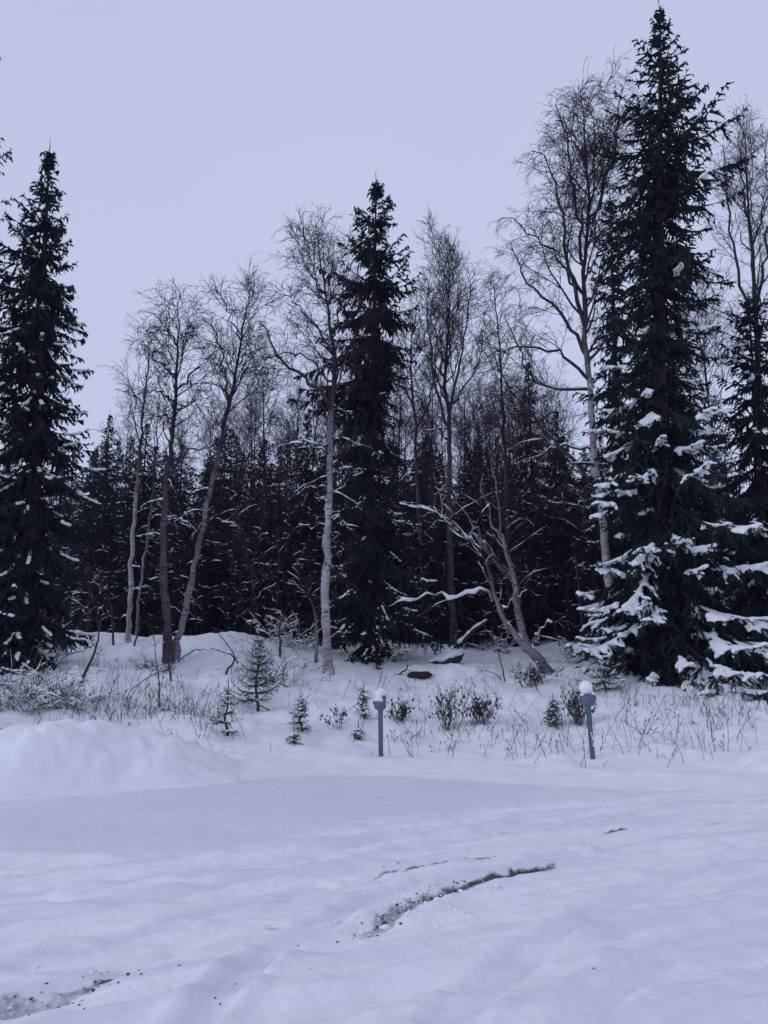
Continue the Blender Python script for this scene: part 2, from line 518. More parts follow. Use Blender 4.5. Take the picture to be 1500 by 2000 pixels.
M_BIRCH = m_birch('birch_bark_pale', (.30, .28, .29), (.52, .50, .52))
M_BIRCHG = m_birch('birch_bark_grey', (.15, .14, .15), (.32, .30, .32))
M_BIRCHD = m_birch('birch_bark_dark', (.04, .036, .042), (.13, .12, .132))

# ------------------------------------------------------------------ the ground
def axis(parts):
    out = [parts[0][0]]
    for a, b, s0, s1 in parts:
        x = a
        while x < b - 1e-6:
            f = (x - a) / (b - a)
            x = min(b, x + s0 + (s1 - s0) * f)
            out.append(x)
    return np.array(out)

gx = axis([(-500, -30, 60, 4), (-30, -9, 2, .14), (-9, -3.5, .14, .055), (-3.5, 3.5, .037, .037), (3.5, 9, .055, .14), (9, 30, .14, 2), (30, 500, 4, 60)])
gy = axis([(-300, -6, 40, 1), (-6, 2.2, .8, .06), (2.2, 7.5, .031, .034), (7.5, 13, .04, .07), (13, 26, .09, .20), (26, 60, .2, 2), (60, 900, 4, 80)])
XX, YY = np.meshgrid(gx, gy)
zd, dirt, packed = lot_detail(XX, YY)
near = (YY < 14) & (np.abs(XX) < 12)
HH = base_h(XX, YY) + np.where(near, zd, 0)
nx, ny = len(gx), len(gy)
ii = (np.arange(ny - 1)[:, None] * nx + np.arange(nx - 1)[None]).ravel()
g = Geo()
g.add(np.stack([XX, YY, HH], -1), q=np.stack([ii, ii + 1, ii + nx + 1, ii + nx], -1))
ground = g.build('ground', M_GROUND)
ground['kind'] = 'structure'
for nm, arr in (('dirt', dirt), ('packed', packed)):
    at = ground.data.attributes.new(nm, 'FLOAT', 'POINT')
    at.data.foreach_set('value', np.where(near, arr, 0).astype(np.float32).ravel())

# the ploughed heap on the left edge of the lot
def snow_pile():
    x = np.linspace(-9.5, -1.3, 220); y = np.linspace(8.2, 13.2, 120)
    X, Y = np.meshgrid(x, y)
    ridge = np.interp(X, [-9.5, -7, -5.6, -4.9, -4.3, -3.8, -3.3, -2.9, -2.4, -2.0, -1.6], [.35, .55, .50, .68, .80, .78, .60, .42, .22, .06, -.3])
    cy = np.interp(X, [-9.5, -5, -4, -3, -2, -1.3], [9.6, 10.3, 10.8, 11.3, 11.7, 12.0])
    d = (Y - cy) / np.where(Y < cy, 1.20, 1.15)
    prof = np.clip(1 - np.abs(d) ** 1.7, -.25, 1)
    lump = .13 * fbm(X * 1.4, Y * 1.4, 201, 4) + .06 * np.abs(fbm(X * 2.6, Y * 2.6, 209, 3)) + .05 * fbm(X * 4.5, Y * 4.5, 205, 3)
    h = np.where(ridge > 0, ridge * prof, ridge) + lump * np.clip(prof * 2, 0, 1) * np.clip(ridge * 4, 0, 1)
    g0 = base_h(X, Y)
    Z = np.maximum(g0 * .35, 0) + h - .03
    Z = np.minimum(Z, g0 + 1.0)
    low = (Z < g0 - .05)
    Z = np.where(low, g0 - .05, Z)
    g = Geo()
    a, b = X.shape
    i = (np.arange(a - 1)[:, None] * b + np.arange(b - 1)[None])
    keep = ~(low[:-1, :-1] & low[1:, :-1] & low[:-1, 1:] & low[1:, 1:])
    i = i[keep]
    v = np.stack([X, Y, Z], -1).reshape(-1, 3)
    q = np.stack([i, i + 1, i + b + 1, i + b], -1)
    used, inv = np.unique(q, return_inverse=True)
    c = np.array([-4.2, 10.6, 0])
    g.add(v[used] - c, q=inv.reshape(-1, 4))
    o = g.build('snow_pile', m_snow('ploughed_snow', (.80, .81, .84), (.87, .88, .90), 2.5, .3, .03))
    o.location = c
    o['label'] = 'rounded white heap of ploughed snow on the left edge of the lot'
    o['category'] = 'snow pile'
snow_pile()

# ------------------------------------------------------------------ spruces
def needles(geo, cur, step, ln, wd, fwd=.55):
    """little needle sprays along twigs, one thin triangle each"""
    L = lengths(cur)
    cnt = np.maximum((L / step).astype(int), 1)
    idx = np.repeat(np.arange(len(cur)), cnt)
    t = rng.uniform(0, 1, len(idx)) ** .85
    p, T = sample(cur, idx, t)
    q = perp(T)
    d = T * fwd + q * (1 - fwd * .5); d[:, 2] -= .08
    d /= np.linalg.norm(d, axis=1, keepdims=True)
    w = np.cross(d, rng.normal(size=d.shape)); w /= np.linalg.norm(w, axis=1, keepdims=True) + 1e-9
    l = (ln * rng.uniform(.6, 1.3, len(idx)) * np.clip(.35 + 1.3 * L[idx], .35, 1))[:, None]
    V = np.stack([p - w * wd / 2, p + w * wd / 2, p + d * l], 1)
    geo.add(V, t=np.arange(len(idx) * 3).reshape(-1, 3))

def ribbon(geo, cur, w):
    N, n, _ = cur.shape
    T = cur[:, -1] - cur[:, 0]
    s = perp(T / (np.linalg.norm(T, axis=1, keepdims=True) + 1e-9))
    ww = (w * np.linspace(1, .3, n))[None, :, None]
    V = np.stack([cur - s[:, None] * ww, cur + s[:, None] * ww], 2)
    i = np.arange(n - 1)[:, None] * 2
    q = np.concatenate([i, i + 1, i + 3, i + 2], 1)
    geo.add(V, q=(q[None] + (np.arange(N) * n * 2)[:, None, None]).reshape(-1, 4))

def make_spruce(root, tip, H, R, nb, r0, snow=None, dens=1.05, spike=(.095, .037), s0=.03, hang=.5, needle_mat=None, trunk_sides=9,
                tri_step=.054, bend=0.0, elev=None, sub=1, gap=0.0, whorls=0, rib=.034, skirt=0):
    """tip: top point relative to root. R(s, az): crown radius at height share s. snow(s, az, t) -> chance"""
    tip = np.asarray(tip, float)
    ts = np.linspace(0, 1, 26)
    tr = tip[None] * ts[:, None]
    tr[:, 0] += bend * np.sin(ts * math.pi) + .04 * np.sin(ts * 9 + r0 * 50) * (1 - ts)
    tr[0, 2] -= .4
    g = Geo(); g.tube(tr, r0 * (1 - ts) ** .9 + .008 + .35 * r0 * np.exp(-ts * 40), trunk_sides)
    g.build('trunk', M_SBARK, root)
    # boughs
    s = s0 + (1 - s0) * (np.arange(nb) + rng.uniform(-.4, .4, nb)) / nb
    s = np.clip(s, s0, .988)
    s = 1 - (1 - s) ** 1.08
    if whorls == 0: whorls = int(H / .42)
    s = np.where(s > .80, np.minimum(s, .985), np.clip((np.floor(s * whorls) + .5 + rng.normal(0, .06, nb)) / whorls, s0, .97))
    if gap: s = s + gap * .012 * np.sin(s * 95)
    if skirt: s[rng.choice(nb, skirt, replace=False)] = rng.uniform(s0, .12, skirt)
    az = np.arange(nb) * 2.39996 + rng.normal(0, .35, nb)
    rad = R(s, az) * np.interp(s, [0, .8, .93, 1], [1.22, 1.18, .95, .55]) * rng.choice([.5, .78, .98, 1.12, 1.32], nb, p=[.14, .24, .28, .22, .12])
    rad = np.maximum(rad, .06)
    p0, _ = sample(tr[None], np.zeros(nb, int), s)
    if elev is None: elev = ([0, .3, .6, .8, .93, 1], [-32, -28, -20, -6, 26, 62])
    el = np.radians(np.interp(s, *elev) + rng.normal(0, 7, nb))
    D = np.stack([np.cos(az) * np.cos(el), np.sin(az) * np.cos(el), np.sin(el)], 1)
    Lb = rad / np.maximum(np.cos(el), .55)
    tr0 = np.where(s < .75, -.10, 0.02) * hang * 1.6
    br = grow(p0, D, Lb, 9, .05, tr0, np.where(s < .85, .20, .06))
    gb = Geo()
    br_r = (.006 + .011 * Lb)[:, None] * np.linspace(1, .15, 9)[None]
    gb.tube(br, br_r, 3)
    gn = Geo()
    # side twigs in a drooping fan
    m = np.maximum((Lb * 15 * dens).astype(int), 5)
    idx = np.repeat(np.arange(nb), m)
    t = rng.uniform(.02, 1, len(idx))
    p, T = sample(br, idx, t)
    side = np.cross(T, np.array([0, 0, 1.0])); side /= np.linalg.norm(side, axis=1, keepdims=True) + 1e-9
    sg = np.where(rng.random(len(idx)) < .5, -1, 1)[:, None]
    ang = rng.uniform(.5, 1.1, len(idx))[:, None]
    D = T * np.cos(ang) + side * sg * np.sin(ang)
    D[:, 2] += rng.normal(-.18 * hang * 2, .16, len(idx))
    Ll = np.clip((.05 + .42 * Lb[idx] * (1 - t * .92)) * rng.uniform(.5, 1.1, len(idx)), .05, .80)
    la = grow(p, D, Ll, 5, .08, -.16 * hang * 2, -.05)
    needles(gn, la, tri_step, *spike)
    ribbon(gn, la[:, ::2], rib)
    # hanging twiglets
    c2 = np.maximum((Ll * 7 * dens).astype(int), 1)
    i2 = np.repeat(np.arange(len(la)), c2)
    p2, T2 = sample(la, i2, rng.uniform(.15, 1, len(i2)))
    D2 = T2 * .6 + perp(T2) * .6; D2[:, 2] -= .55 * hang * 1.6
    tw = grow(p2, D2, rng.uniform(.10, .26, len(i2)) * np.clip(Ll[i2] * 2.2, .5, 1.2), 3, .1, -.12)
    needles(gn, tw, tri_step, *spike)
    ribbon(gn, tw, rib * .9)
    needles(gn, br[:, 1:], tri_step * .6, *spike)
    # the leader
    ld = grow(np.array([tip * .985]), np.array([[0, 0, 1.0]]), np.array([H * .022 + .2]), 4, .02)
    gb.tube(ld, np.array([[.012, .009, .006, .003]]), 3)
    needles(gn, ld, .02, .06, .010)
    stuff(gb.build('branches', M_SWOOD, root))
    stuff(gn.build('foliage', needle_mat or M_NEEDLE, root, smooth=False))
    # snow lying on the boughs
    if snow is not None:
        pr = snow['p'](s, az)
        pick = rng.random(nb) < pr
        size = snow.get('size', .07)
        gs = Geo()
        tmin = snow.get('tmin', .45)
        # along the bough, patchy
        bi = np.where(pick)[0]
        for b in bi:
            n = max(int(Lb[b] * snow.get('n', 9)), 2)
            sp = snow.get('span', (.12, .45)); t0 = rng.uniform(tmin, .85); t1 = min(1, t0 + rng.uniform(*sp))
            t = rng.uniform(t0, t1, n)
            pp, TT = sample(br, np.full(n, b), t)
            pp[:, 2] += .02
            gs_c = [pp]; gs_s = [np.full(n, size)]
            if snow.get('fan', True):
                k = np.where((idx == b))[0]
                if len(k):
                    tk = rng.uniform(0, .9, (len(k), 4))
                    tt_par = np.linalg.norm(la[k, 0] - br[b, 0][None], axis=1) / Lb[b]
                    ok = (tt_par > t0 - .05) & (tt_par < t1 + .05)
                    k = k[ok]
                    if len(k):
                        for j in range(snow.get('fan_n', 4)):
                            q, _ = sample(la, k, rng.uniform(0, .95, len(k)))
                            q[:, 2] += .025
                            gs_c.append(q); gs_s.append(np.full(len(k), size * .8))
            c = np.concatenate(gs_c); sz = np.concatenate(gs_s) * rng.uniform(.6, 1.25, len(np.concatenate(gs_s)))
            blobs(gs, c, np.stack([sz, sz * .8, sz * snow.get('flat', .6)], 1), sub)
        if gs.n:
            sm = gs.mesh('snow', M_SNOW)
            if snow.get('remesh'):
                split_snow(sm, root, snow['remesh'])
            else:
                stuff(link('snow', sm, root))
    return root

def split_snow(me, root, vox):
    """melt the lumps together and keep every snow pad as a part of its own"""
    tmp = bpy.data.objects.new('tmp', me); C.objects.link(tmp)
    md = tmp.modifiers.new('r', 'REMESH'); md.mode = 'VOXEL'; md.voxel_size = vox
    sm = tmp.modifiers.new('s', 'SMOOTH'); sm.iterations = 2; sm.factor = .5
    dg = bpy.context.evaluated_depsgraph_get()
    ev = tmp.evaluated_get(dg); m2 = ev.to_mesh()
    n = len(m2.vertices); v = np.empty(n * 3, np.float32); m2.vertices.foreach_get('co', v); v = v.reshape(-1, 3)
    e = np.empty(len(m2.edges) * 2, np.int32); m2.edges.foreach_get('vertices', e); e = e.reshape(-1, 2)
    lt = np.empty(len(m2.polygons), np.int32); m2.polygons.foreach_get('loop_total', lt)
    lv = np.empty(len(m2.loops), np.int32); m2.loops.foreach_get('vertex_index', lv)
    ev.to_mesh_clear()
    bpy.data.objects.remove(tmp)
    lab = np.arange(n)
    while True:
        m = np.minimum(lab[e[:, 0]], lab[e[:, 1]])
        new = lab.copy()
        np.minimum.at(new, e[:, 0], m); np.minimum.at(new, e[:, 1], m)
        new = new[new]
        if np.array_equal(new, lab): break
        lab = new
    assert (lt == 4).all()
    q = lv.reshape(-1, 4)
    ql = lab[q[:, 0]]
    u, cnt = np.unique(ql, return_counts=True)
    order = u[np.argsort(-cnt)]
    small = []
    for i, l in enumerate(order):
        qq = q[ql == l]
        if i < 150 and len(qq) > 60:
            us, inv = np.unique(qq, return_inverse=True)
            g = Geo(); g.add(v[us], q=inv.reshape(-1, 4)); g.build('snow_clump', M_SNOW, root)
        else: small.append(qq)
    if small:
        qq = np.concatenate(small); us, inv = np.unique(qq, return_inverse=True)
        g = Geo(); g.add(v[us], q=inv.reshape(-1, 4)); o = g.build('snow_flecks', M_SNOW, root); o['kind'] = 'stuff'

def spruce_px(label, base_px, tip_px, Y, env, nb, r0, snow=None, group=None, **kw):
    """env rows: (py, left half-width px, right half-width px)"""
    b = on_ground(base_px, Y)
    t = P(tip_px[0], tip_px[1], Y) - b
    root = thing('spruce_tree', label, 'tree', b, group)
    H = t[2]
    zs = np.array([P(tip_px[0], e[0], Y)[2] - b[2] for e in env]) / H
    mpp = np.array([pxm(e[0], Y) for e in env])
    l = np.array([e[1] for e in env]) * mpp; r = np.array([e[2] for e in env]) * mpp
    o = np.argsort(zs); zs, l, r = zs[o], l[o], r[o]
    def R(s, az):
        a, c = np.interp(s, zs, l), np.interp(s, zs, r)
        w = .5 + .5 * np.cos(az)
        return a * (1 - w) + c * w
    make_spruce(root, t, H, R, nb, r0, snow, **kw)
    return root

facing = lambda az: .6 + .4 * np.clip(-np.sin(az) * 1.2 + .2, 0, 1)

spruce_px('tallest spruce, right of frame, with snow-heaped lower boughs', 1285, (1290, 18), 17.2,
          [(18, 6, 6), (60, 22, 22), (120, 40, 40), (180, 62, 55), (260, 75, 90), (300, 85, 110), (400, 88, 112), (520, 85, 95), (620, 90, 85), (700, 95, 95),
           (820, 100, 110), (950, 115, 150), (1080, 118, 200), (1180, 125, 225), (1260, 122, 220), (1340, 105, 190)],
          430, .23, dict(p=lambda s, az: np.interp(s, [0, .12, .22, .34, .5, .7, 1], [2.4, 2.0, 1.0, .30, .08, .02, 0]) * facing(az), size=.068, tmin=.30, n=14,
                         fan_n=10, flat=.62, remesh=.041, span=(.3, .7)), hang=.55, sub=1, s0=.012, skirt=62, tri_step=.062)
spruce_px('spruce with snowy boughs cut by the right frame edge', 1500, (1462, 585), 18.6,
          [(585, 6, 6), (630, 40, 45), (720, 55, 75), (860, 70, 100), (1000, 85, 120), (1200, 95, 125), (1300, 90, 115)],
          170, .15, dict(p=lambda s, az: np.interp(s, [0, .5, .8, 1], [.75, .6, .45, .2]) * facing(az), size=.055, tmin=.35, n=12, fan_n=7, flat=.55, remesh=.040), hang=.6, s0=.05)
spruce_px('narrow dark spruce behind the leaning birch, left of the tallest spruce', 1215, (1192, 388), 21.5,
          [(388, 5, 5), (430, 28, 30), (520, 40, 50), (700, 45, 60), (900, 55, 60), (1100, 60, 60), (1290, 50, 60)],
          190, .15, dict(p=lambda s, az: np.interp(s, [0, .5, .8, 1], [.7, .5, .15, 0]) * facing(az), size=.045, n=8, fan_n=1), hang=.75, dens=1.0)
spruce_px('tall dark spruce standing alone against the sky in the middle', 722, (735, 350), 20.6,
          [(350, 4, 4), (385, 20, 22), (420, 38, 38), (470, 55, 58), (540, 72, 68), (600, 85, 75), (650, 95, 75), (700, 125, 62), (745, 120, 42), (800, 95, 42),
           (860, 80, 55), (950, 80, 75), (1100, 88, 100), (1200, 90, 105), (1290, 75, 90)],
          345, .18, dict(p=lambda s, az: np.interp(s, [0, .2, .5, .7, 1], [1.2, .8, .42, .2, .02]) * facing(az), size=.038, n=8, fan_n=1, flat=.6, tmin=.2),
          hang=.9, gap=1, s0=.012)
spruce_px('dark spruce at the left with its pointed top against the sky', 48, (97, 288), 18.0,
          [(288, 5, 5), (312, 16, 14), (340, 24, 22), (400, 32, 30), (460, 70, 42), (520, 90, 55), (570, 95, 66), (650, 100, 68), (740, 100, 60), (830, 100, 80), (950, 100, 82),
           (1060, 105, 92), (1160, 105, 94), (1250, 90, 84)],
          400, .21, dict(p=lambda s, az: np.interp(s, [0, .2, .5, .7, 1], [.7, .7, .62, .2, 0]) * facing(az), size=.044, n=20, fan_n=0, fan=False, flat=.75, tmin=.3, span=(.2, .6)),
          hang=.75, gap=1, s0=.012)
spruce_px('spruce mostly out of frame, its boughs tipping in at the left edge', -95, (-70, 95), 17.0,
          [(95, 5, 5), (160, 30, 72), (220, 35, 75), (300, 60, 72), (370, 75, 84), (450, 90, 80), (700, 110, 90), (1000, 120, 100), (1250, 110, 110)],
          200, .21, dict(p=lambda s, az: np.interp(s, [0, .5, .7, 1], [.4, .3, .1, 0]) * facing(az), size=.05, n=8, fan_n=0, fan=False), hang=.7, dens=.8)

# prototypes for the wood behind
def proto_spruce(h, rad, nb, seed_hang, snowy, label='', s0=.04, **kw):
    root = thing('spruce_tree', label, 'tree')
    R = lambda s, az: rad * np.interp(s, [0, .1, .35, .7, .92, 1], [.75, .95, 1, .68, .25, .04]) * (1 + .25 * np.sin(az * 2 + s * 23))
    make_spruce(root, (rng.normal(0, .1), 0, h), h, R, nb, .010 * h + .03, dict(p=lambda s, az: np.full(len(s), snowy), size=.050, n=4, fan_n=0, fan=False, flat=.6, tmin=.3),
                dens=.75, spike=(.14, .048), s0=s0, hang=seed_hang, rib=.034, tri_step=.07, trunk_sides=6, **kw)
    return root
PROT = [proto_spruce(11, 1.5, 160, .7, .5), proto_spruce(12, 1.25, 160, .85, .55), proto_spruce(9.5, 1.6, 150, .6, .5), proto_spruce(13, 1.7, 170, .9, .5, s0=.10)]
proto_used = [False] * 4

def place(kind, px, Y, top_py, label, group, rot, wide=1.0):
    b = on_ground(px, Y)
    base_h_ = [11, 12, 9.5, 13][kind]
    H = P(px, top_py, Y)[2] - b[2]
    k = H / base_h_
    sc = (k * wide, k * wide, k)
    root = PROT[kind]
    if not proto_used[kind]:
        proto_used[kind] = True
        root.location = b; root.rotation_euler = (0, 0, rot); root.scale = sc
        root['label'] = label; root['group'] = group
        return root
    return copy_tree(root, b, rot, sc, label, group)

GRP = 'dark spruces of the wood behind the birches'
named = [
    (1, 184, 27, 808, 'small pointed spruce rising in the gap beside the left spruce'),
    (0, 262, 28, 825, 'background spruce behind the slender left birch'),
    (1, 232, 30, 850, 'background spruce just left of the slender left birch'),
    (2, 440, 29, 835, 'bushy background spruce between the two forked left birches'),
    (0, 592, 28, 808, 'background spruce close left of the tall white birch trunk'),
    (1, 1052, 27, 705, 'slim background spruce with high top left of the right birch'),
    (2, 835, 27, 862, 'low background spruce right of the middle spruce'),
    (0, 960, 30, 880, 'background spruce behind the leaning willow'),
    (3, 1110, 26, 800, 'background spruce close left of the right birch trunk'),
    (0, 1330, 24, 560, 'dark spruce showing behind the tallest spruce on its right'),
]
for k, px, Y, top, lab in named:
    place(k, px, Y, top, lab, GRP, rng.uniform(0, 6.28), 1.0 if k == 1 else 1.1)
ZONES = [(170, 'behind the spruce at the left'), (300, 'behind the slender pale birch'), (470, 'behind the forked birch pair'), (640, 'left of the tall white birch'), (800, 'behind the middle spruce'),
         (940, 'behind the V-crowned birch'), (1090, 'behind the leaning bare tree'), (1230, 'behind the large drooping birch'), (9999, 'behind the tallest spruce')]
zone = lambda px: next(t for lim, t in ZONES if px < lim)
for (x0, x1, n, Y, t0, t1) in [(150, 1230, 13, 25.5, 900, 985), (140, 1260, 15, 30, 868, 930), (120, 1300, 15, 36, 858, 905), (100, 1500, 16, 44, 850, 895),
                               (-60, 1560, 16, 54, 850, 890), (-100, 1600, 16, 68, 850, 885)]:
    for i in range(n):
        px = x0 + (x1 - x0) * (i + .5 + rng.uniform(-.4, .4)) / n
        place(int(rng.integers(0, 4)), px, Y + rng.uniform(-1.5, 1.5), rng.uniform(t0, t1), ('front-rank' if Y < 33 else 'rear') + ' spruce of the dark wood wall ' + zone(px), 'spruces massed in the dark wood wall', rng.uniform(0, 6.28), rng.uniform(1.0, 1.35))

# ------------------------------------------------------------------ birches and other bare trees
def snow_strips(geo, cur, rad, chance, zmax, k=5, size=1.0, zfade=2.0):
    N, n, _ = cur.shape
    T = np.gradient(cur, axis=1); T /= np.linalg.norm(T, axis=2, keepdims=True) + 1e-9
    hor = np.clip(1.15 - np.abs(T[..., 2]) * 1.05, 0, 1)
    pick = (rng.random(N) < chance)[:, None]
    patch = np.clip(rng.normal(.75, .45, (N, n)), 0, 1.5)
    fade = np.clip((zmax - cur[..., 2]) / zfade, 0, 1)
    rs = (np.clip(rad * .75, 0, .05) + .012) * hor * patch * fade * size
    rs[:, 0] *= .3; rs[:, -1] = 0
    on = (rs.max(1) > .008) & pick[:, 0]
    if not on.any(): return
    c = cur.copy(); c[..., 2] += rad * .75 + rs * .30
    geo.tube(c[on], rs[on], k)

def make_bare(root, trunk, tr_r, limbs, crown, trunk_mat, limb_mat, n_auto=20, t0=.4, ang=(.6, 1.0), up=.10, twig_dens=1.1, droop=-.10, fine_r=.0062,
              snow_z=None, snow_amt=.8, low_n=0, wob=.10, sides=8, l2=5.0, name_twigs='twigs', joined=False, snow_size=1.0):
    """trunk [n,3] relative; limbs: list of ([m,3], r0); crown(s)->half width at trunk share s (m)"""
    tr = resample(trunk, 40)
    ts = np.linspace(0, 1, 40)
    jig = rng.normal(0, .018, (40, 3)); jig[:, 2] = 0
    tr = tr + jig
    rr = np.interp(ts, tr_r[0], tr_r[1]) * .80 * (1 + .07 * rng.normal(size=40))
    g = Geo(); g.tube(tr, rr, sides); to = g.build('trunk', trunk_mat, root)
    at = to.data.attributes.new('young_bark', 'FLOAT', 'POINT')
    at.data.foreach_set('value', np.repeat(sstep(.36, .64, ts), sides).astype(np.float32))
    gl, gt, gs = Geo(), Geo(), Geo()
    L1, R1 = [], []
    n1 = 14
    def each(cs, rs):
        if joined: gl.tube(cs, rs, 4); return
        for c_, r_ in zip(cs, rs):
            g_ = Geo(); g_.tube(c_, r_, 5); g_.build('branch', limb_mat, root)
    for pts, r0 in limbs:
        c = resample(pts, n1); c = c + np.concatenate([np.zeros((1, 3)), rng.normal(0, .045, (n1 - 1, 3))])
        gg = Geo(); r = r0 * 1.2 * np.linspace(1, .18, n1) ** .9
        gg.tube(c, r, 6); gg.build('limb', limb_mat, root)
        L1.append(c); R1.append(r)
    # automatic limbs
    if n_auto:
        s = t0 + (1 - t0) * (np.arange(n_auto) + rng.uniform(0, .9, n_auto)) / n_auto
        s = np.clip(s, 0, .985)
        p, T = sample(tr[None], np.zeros(n_auto, int), s)
        az = np.arange(n_auto) * 2.4 + rng.normal(0, .5, n_auto)
        q = np.stack([np.cos(az), np.sin(az) * .8, np.zeros(n_auto)], 1)
        a = rng.uniform(*ang, n_auto)[:, None]
        D = T * np.cos(a) + q * np.sin(a)
        ln = np.maximum(crown(s) * rng.uniform(.75, 1.35, n_auto), .3) / np.sin(a[:, 0]) * .9
        c = grow(p, D, ln * rng.uniform(.9, 1.25, n_auto), n1, wob * 1.4, up, up * .3)
        r = np.interp(s, ts, rr)[:, None] * .5 * np.linspace(1, .12, n1)[None]
        r = np.clip(r, fine_r, .045)
        each(c, r)
        L1 += list(c); R1 += list(r)
    # low dead branches
    if low_n:
        s = rng.uniform(.10, t0, low_n)
        p, T = sample(tr[None], np.zeros(low_n, int), s)
        az = rng.choice([0, math.pi], low_n) + rng.normal(0, .7, low_n)
        D = np.stack([np.cos(az), np.sin(az), rng.uniform(-.1, .5, low_n)], 1)
        c = grow(p, D, rng.uniform(.35, 1.1, low_n), n1, .14, -.05, -.10)
        r = rng.uniform(.007, .014, low_n)[:, None] * np.linspace(1, .2, n1)[None]
        each(c, r)
        if snow_z is not None: snow_strips(gs, c, r, .95, 99, 5, 1.15)
        lowc = c
    if not L1:
        return root
    L1 = np.array(L1); R1 = np.array(R1)
    top = grow(tr[-1:], (tr[-1] - tr[-3])[None], np.array([.25]), n1, .04)
    L1 = np.concatenate([L1, top, resample(tr[int(40 * max(t0, .5)):], n1)[None]]); R1 = np.concatenate([R1, np.full((1, n1), .006), np.full((1, n1), .02)])
    if snow_z is not None: snow_strips(gs, L1[:-2], R1[:-2], snow_amt, snow_z, 6, snow_size)
    if snow_z is not None and snow_size > 1: snow_strips(gs, tr[None], rr[None], 1, snow_z, 6, snow_size)
    # second order
    ln1 = lengths(L1)
    cnt = np.maximum((ln1 * l2 * twig_dens).astype(int), 2)
    i = np.repeat(np.arange(len(L1)), cnt)
    t = rng.uniform(.18, 1, len(i)) ** .8
    p, T = sample(L1, i, t)
    q = perp(T); q[:, 2] += .25
    a = rng.uniform(.45, 1.0, len(i))[:, None]
    ln2 = np.clip((ln1[i] * (1 - t) * .60 + .28) * rng.uniform(.5, 1.2, len(i)), .2, 1.6)
    c2 = grow(p, T * np.cos(a) + q * np.sin(a), ln2, 7, .14, up * .7, droop)
    r2 = (.0055 + .0035 * ln2)[:, None] * np.linspace(1, .35, 7)[None]
    gt.tube(c2, r2, 3)
    if snow_z is not None: snow_strips(gs, c2, r2, snow_amt * .55, snow_z - .5, 4, .8)
    # third order
    cnt = np.maximum((ln2 * 8.0 * twig_dens).astype(int), 1)
    i3 = np.repeat(np.arange(len(c2)), cnt)
    p, T = sample(c2, i3, rng.uniform(.15, 1, len(i3)))
    a = rng.uniform(.4, .9, len(i3))[:, None]
    ln3 = rng.uniform(.16, .5, len(i3))
    c3 = grow(p, T * np.cos(a) + perp(T) * np.sin(a), ln3, 4, .13, droop * .4, droop * 1.6)
    gt.tube(c3, fine_r * np.linspace(1, .55, 4)[None].repeat(len(i3), 0), 3)
    # finest twigs
    cnt = rng.integers(0, 4, len(c3)) if twig_dens >= .8 else rng.integers(0, 2, len(c3))
    i4 = np.repeat(np.arange(len(c3)), cnt)
    p, T = sample(c3, i4, rng.uniform(.25, 1, len(i4)))
    a = rng.uniform(.35, .9, len(i4))[:, None]
    c4 = grow(p, T * np.cos(a) + perp(T) * np.sin(a), rng.uniform(.10, .28, len(i4)), 3, .12, droop * 1.2)
    gt.tube(c4, fine_r * .7 * np.linspace(1, .6, 3)[None].repeat(len(i4), 0), 3)
    if gl.n: stuff(gl.build('branches', limb_mat, root))
    stuff(gt.build(name_twigs, M_TWIG, root))
    if gs.n: stuff(gs.build('snow', M_SNOW, root))
    return root

def bare_px(name, label, Y, path, rad, limbs, env, cat='tree', group=None, tm=None, lm=None, dy=.6, snow_py=None, **kw):
    """everything in photograph pixels on the plane y = Y; limbs lean a little forward or back"""
    b = on_ground(path[0][0], Y)
    pts = [P(x, y, Y) - b for x, y in path]
    pts[0] = np.array([0, 0, -.25])
    if pts[1][2] < .1: pts.pop(1)
    root = thing(name, label, cat, b, group)
    cum = np.concatenate([[0], np.cumsum(np.linalg.norm(np.diff(np.array(pts), axis=0), axis=1))]); cum /= cum[-1]
    tz = np.array([p[2] for p in pts])
    ez = np.array([P(750, e[0], Y)[2] - b[2] for e in env]); ew = np.array([e[1] * pxm(e[0], Y) for e in env])
    o = np.argsort(ez)
    crown = lambda s: np.interp(np.interp(s, cum, tz), ez[o], ew[o])
    lb = []
    for k, (lp, r0) in enumerate(limbs):
        q = np.array([P(x, y, Y) - b for x, y in lp])
        q[:, 1] += np.linspace(0, 1, len(q)) * rng.uniform(-1, 1) * dy
        lb.append((q, r0))
    sz = None if snow_py is None else P(750, snow_py, Y)[2] - b[2]
    make_bare(root, np.array(pts), rad, lb, crown, tm or M_BIRCH, lm or M_LIMB, snow_z=sz, **kw)
    return root

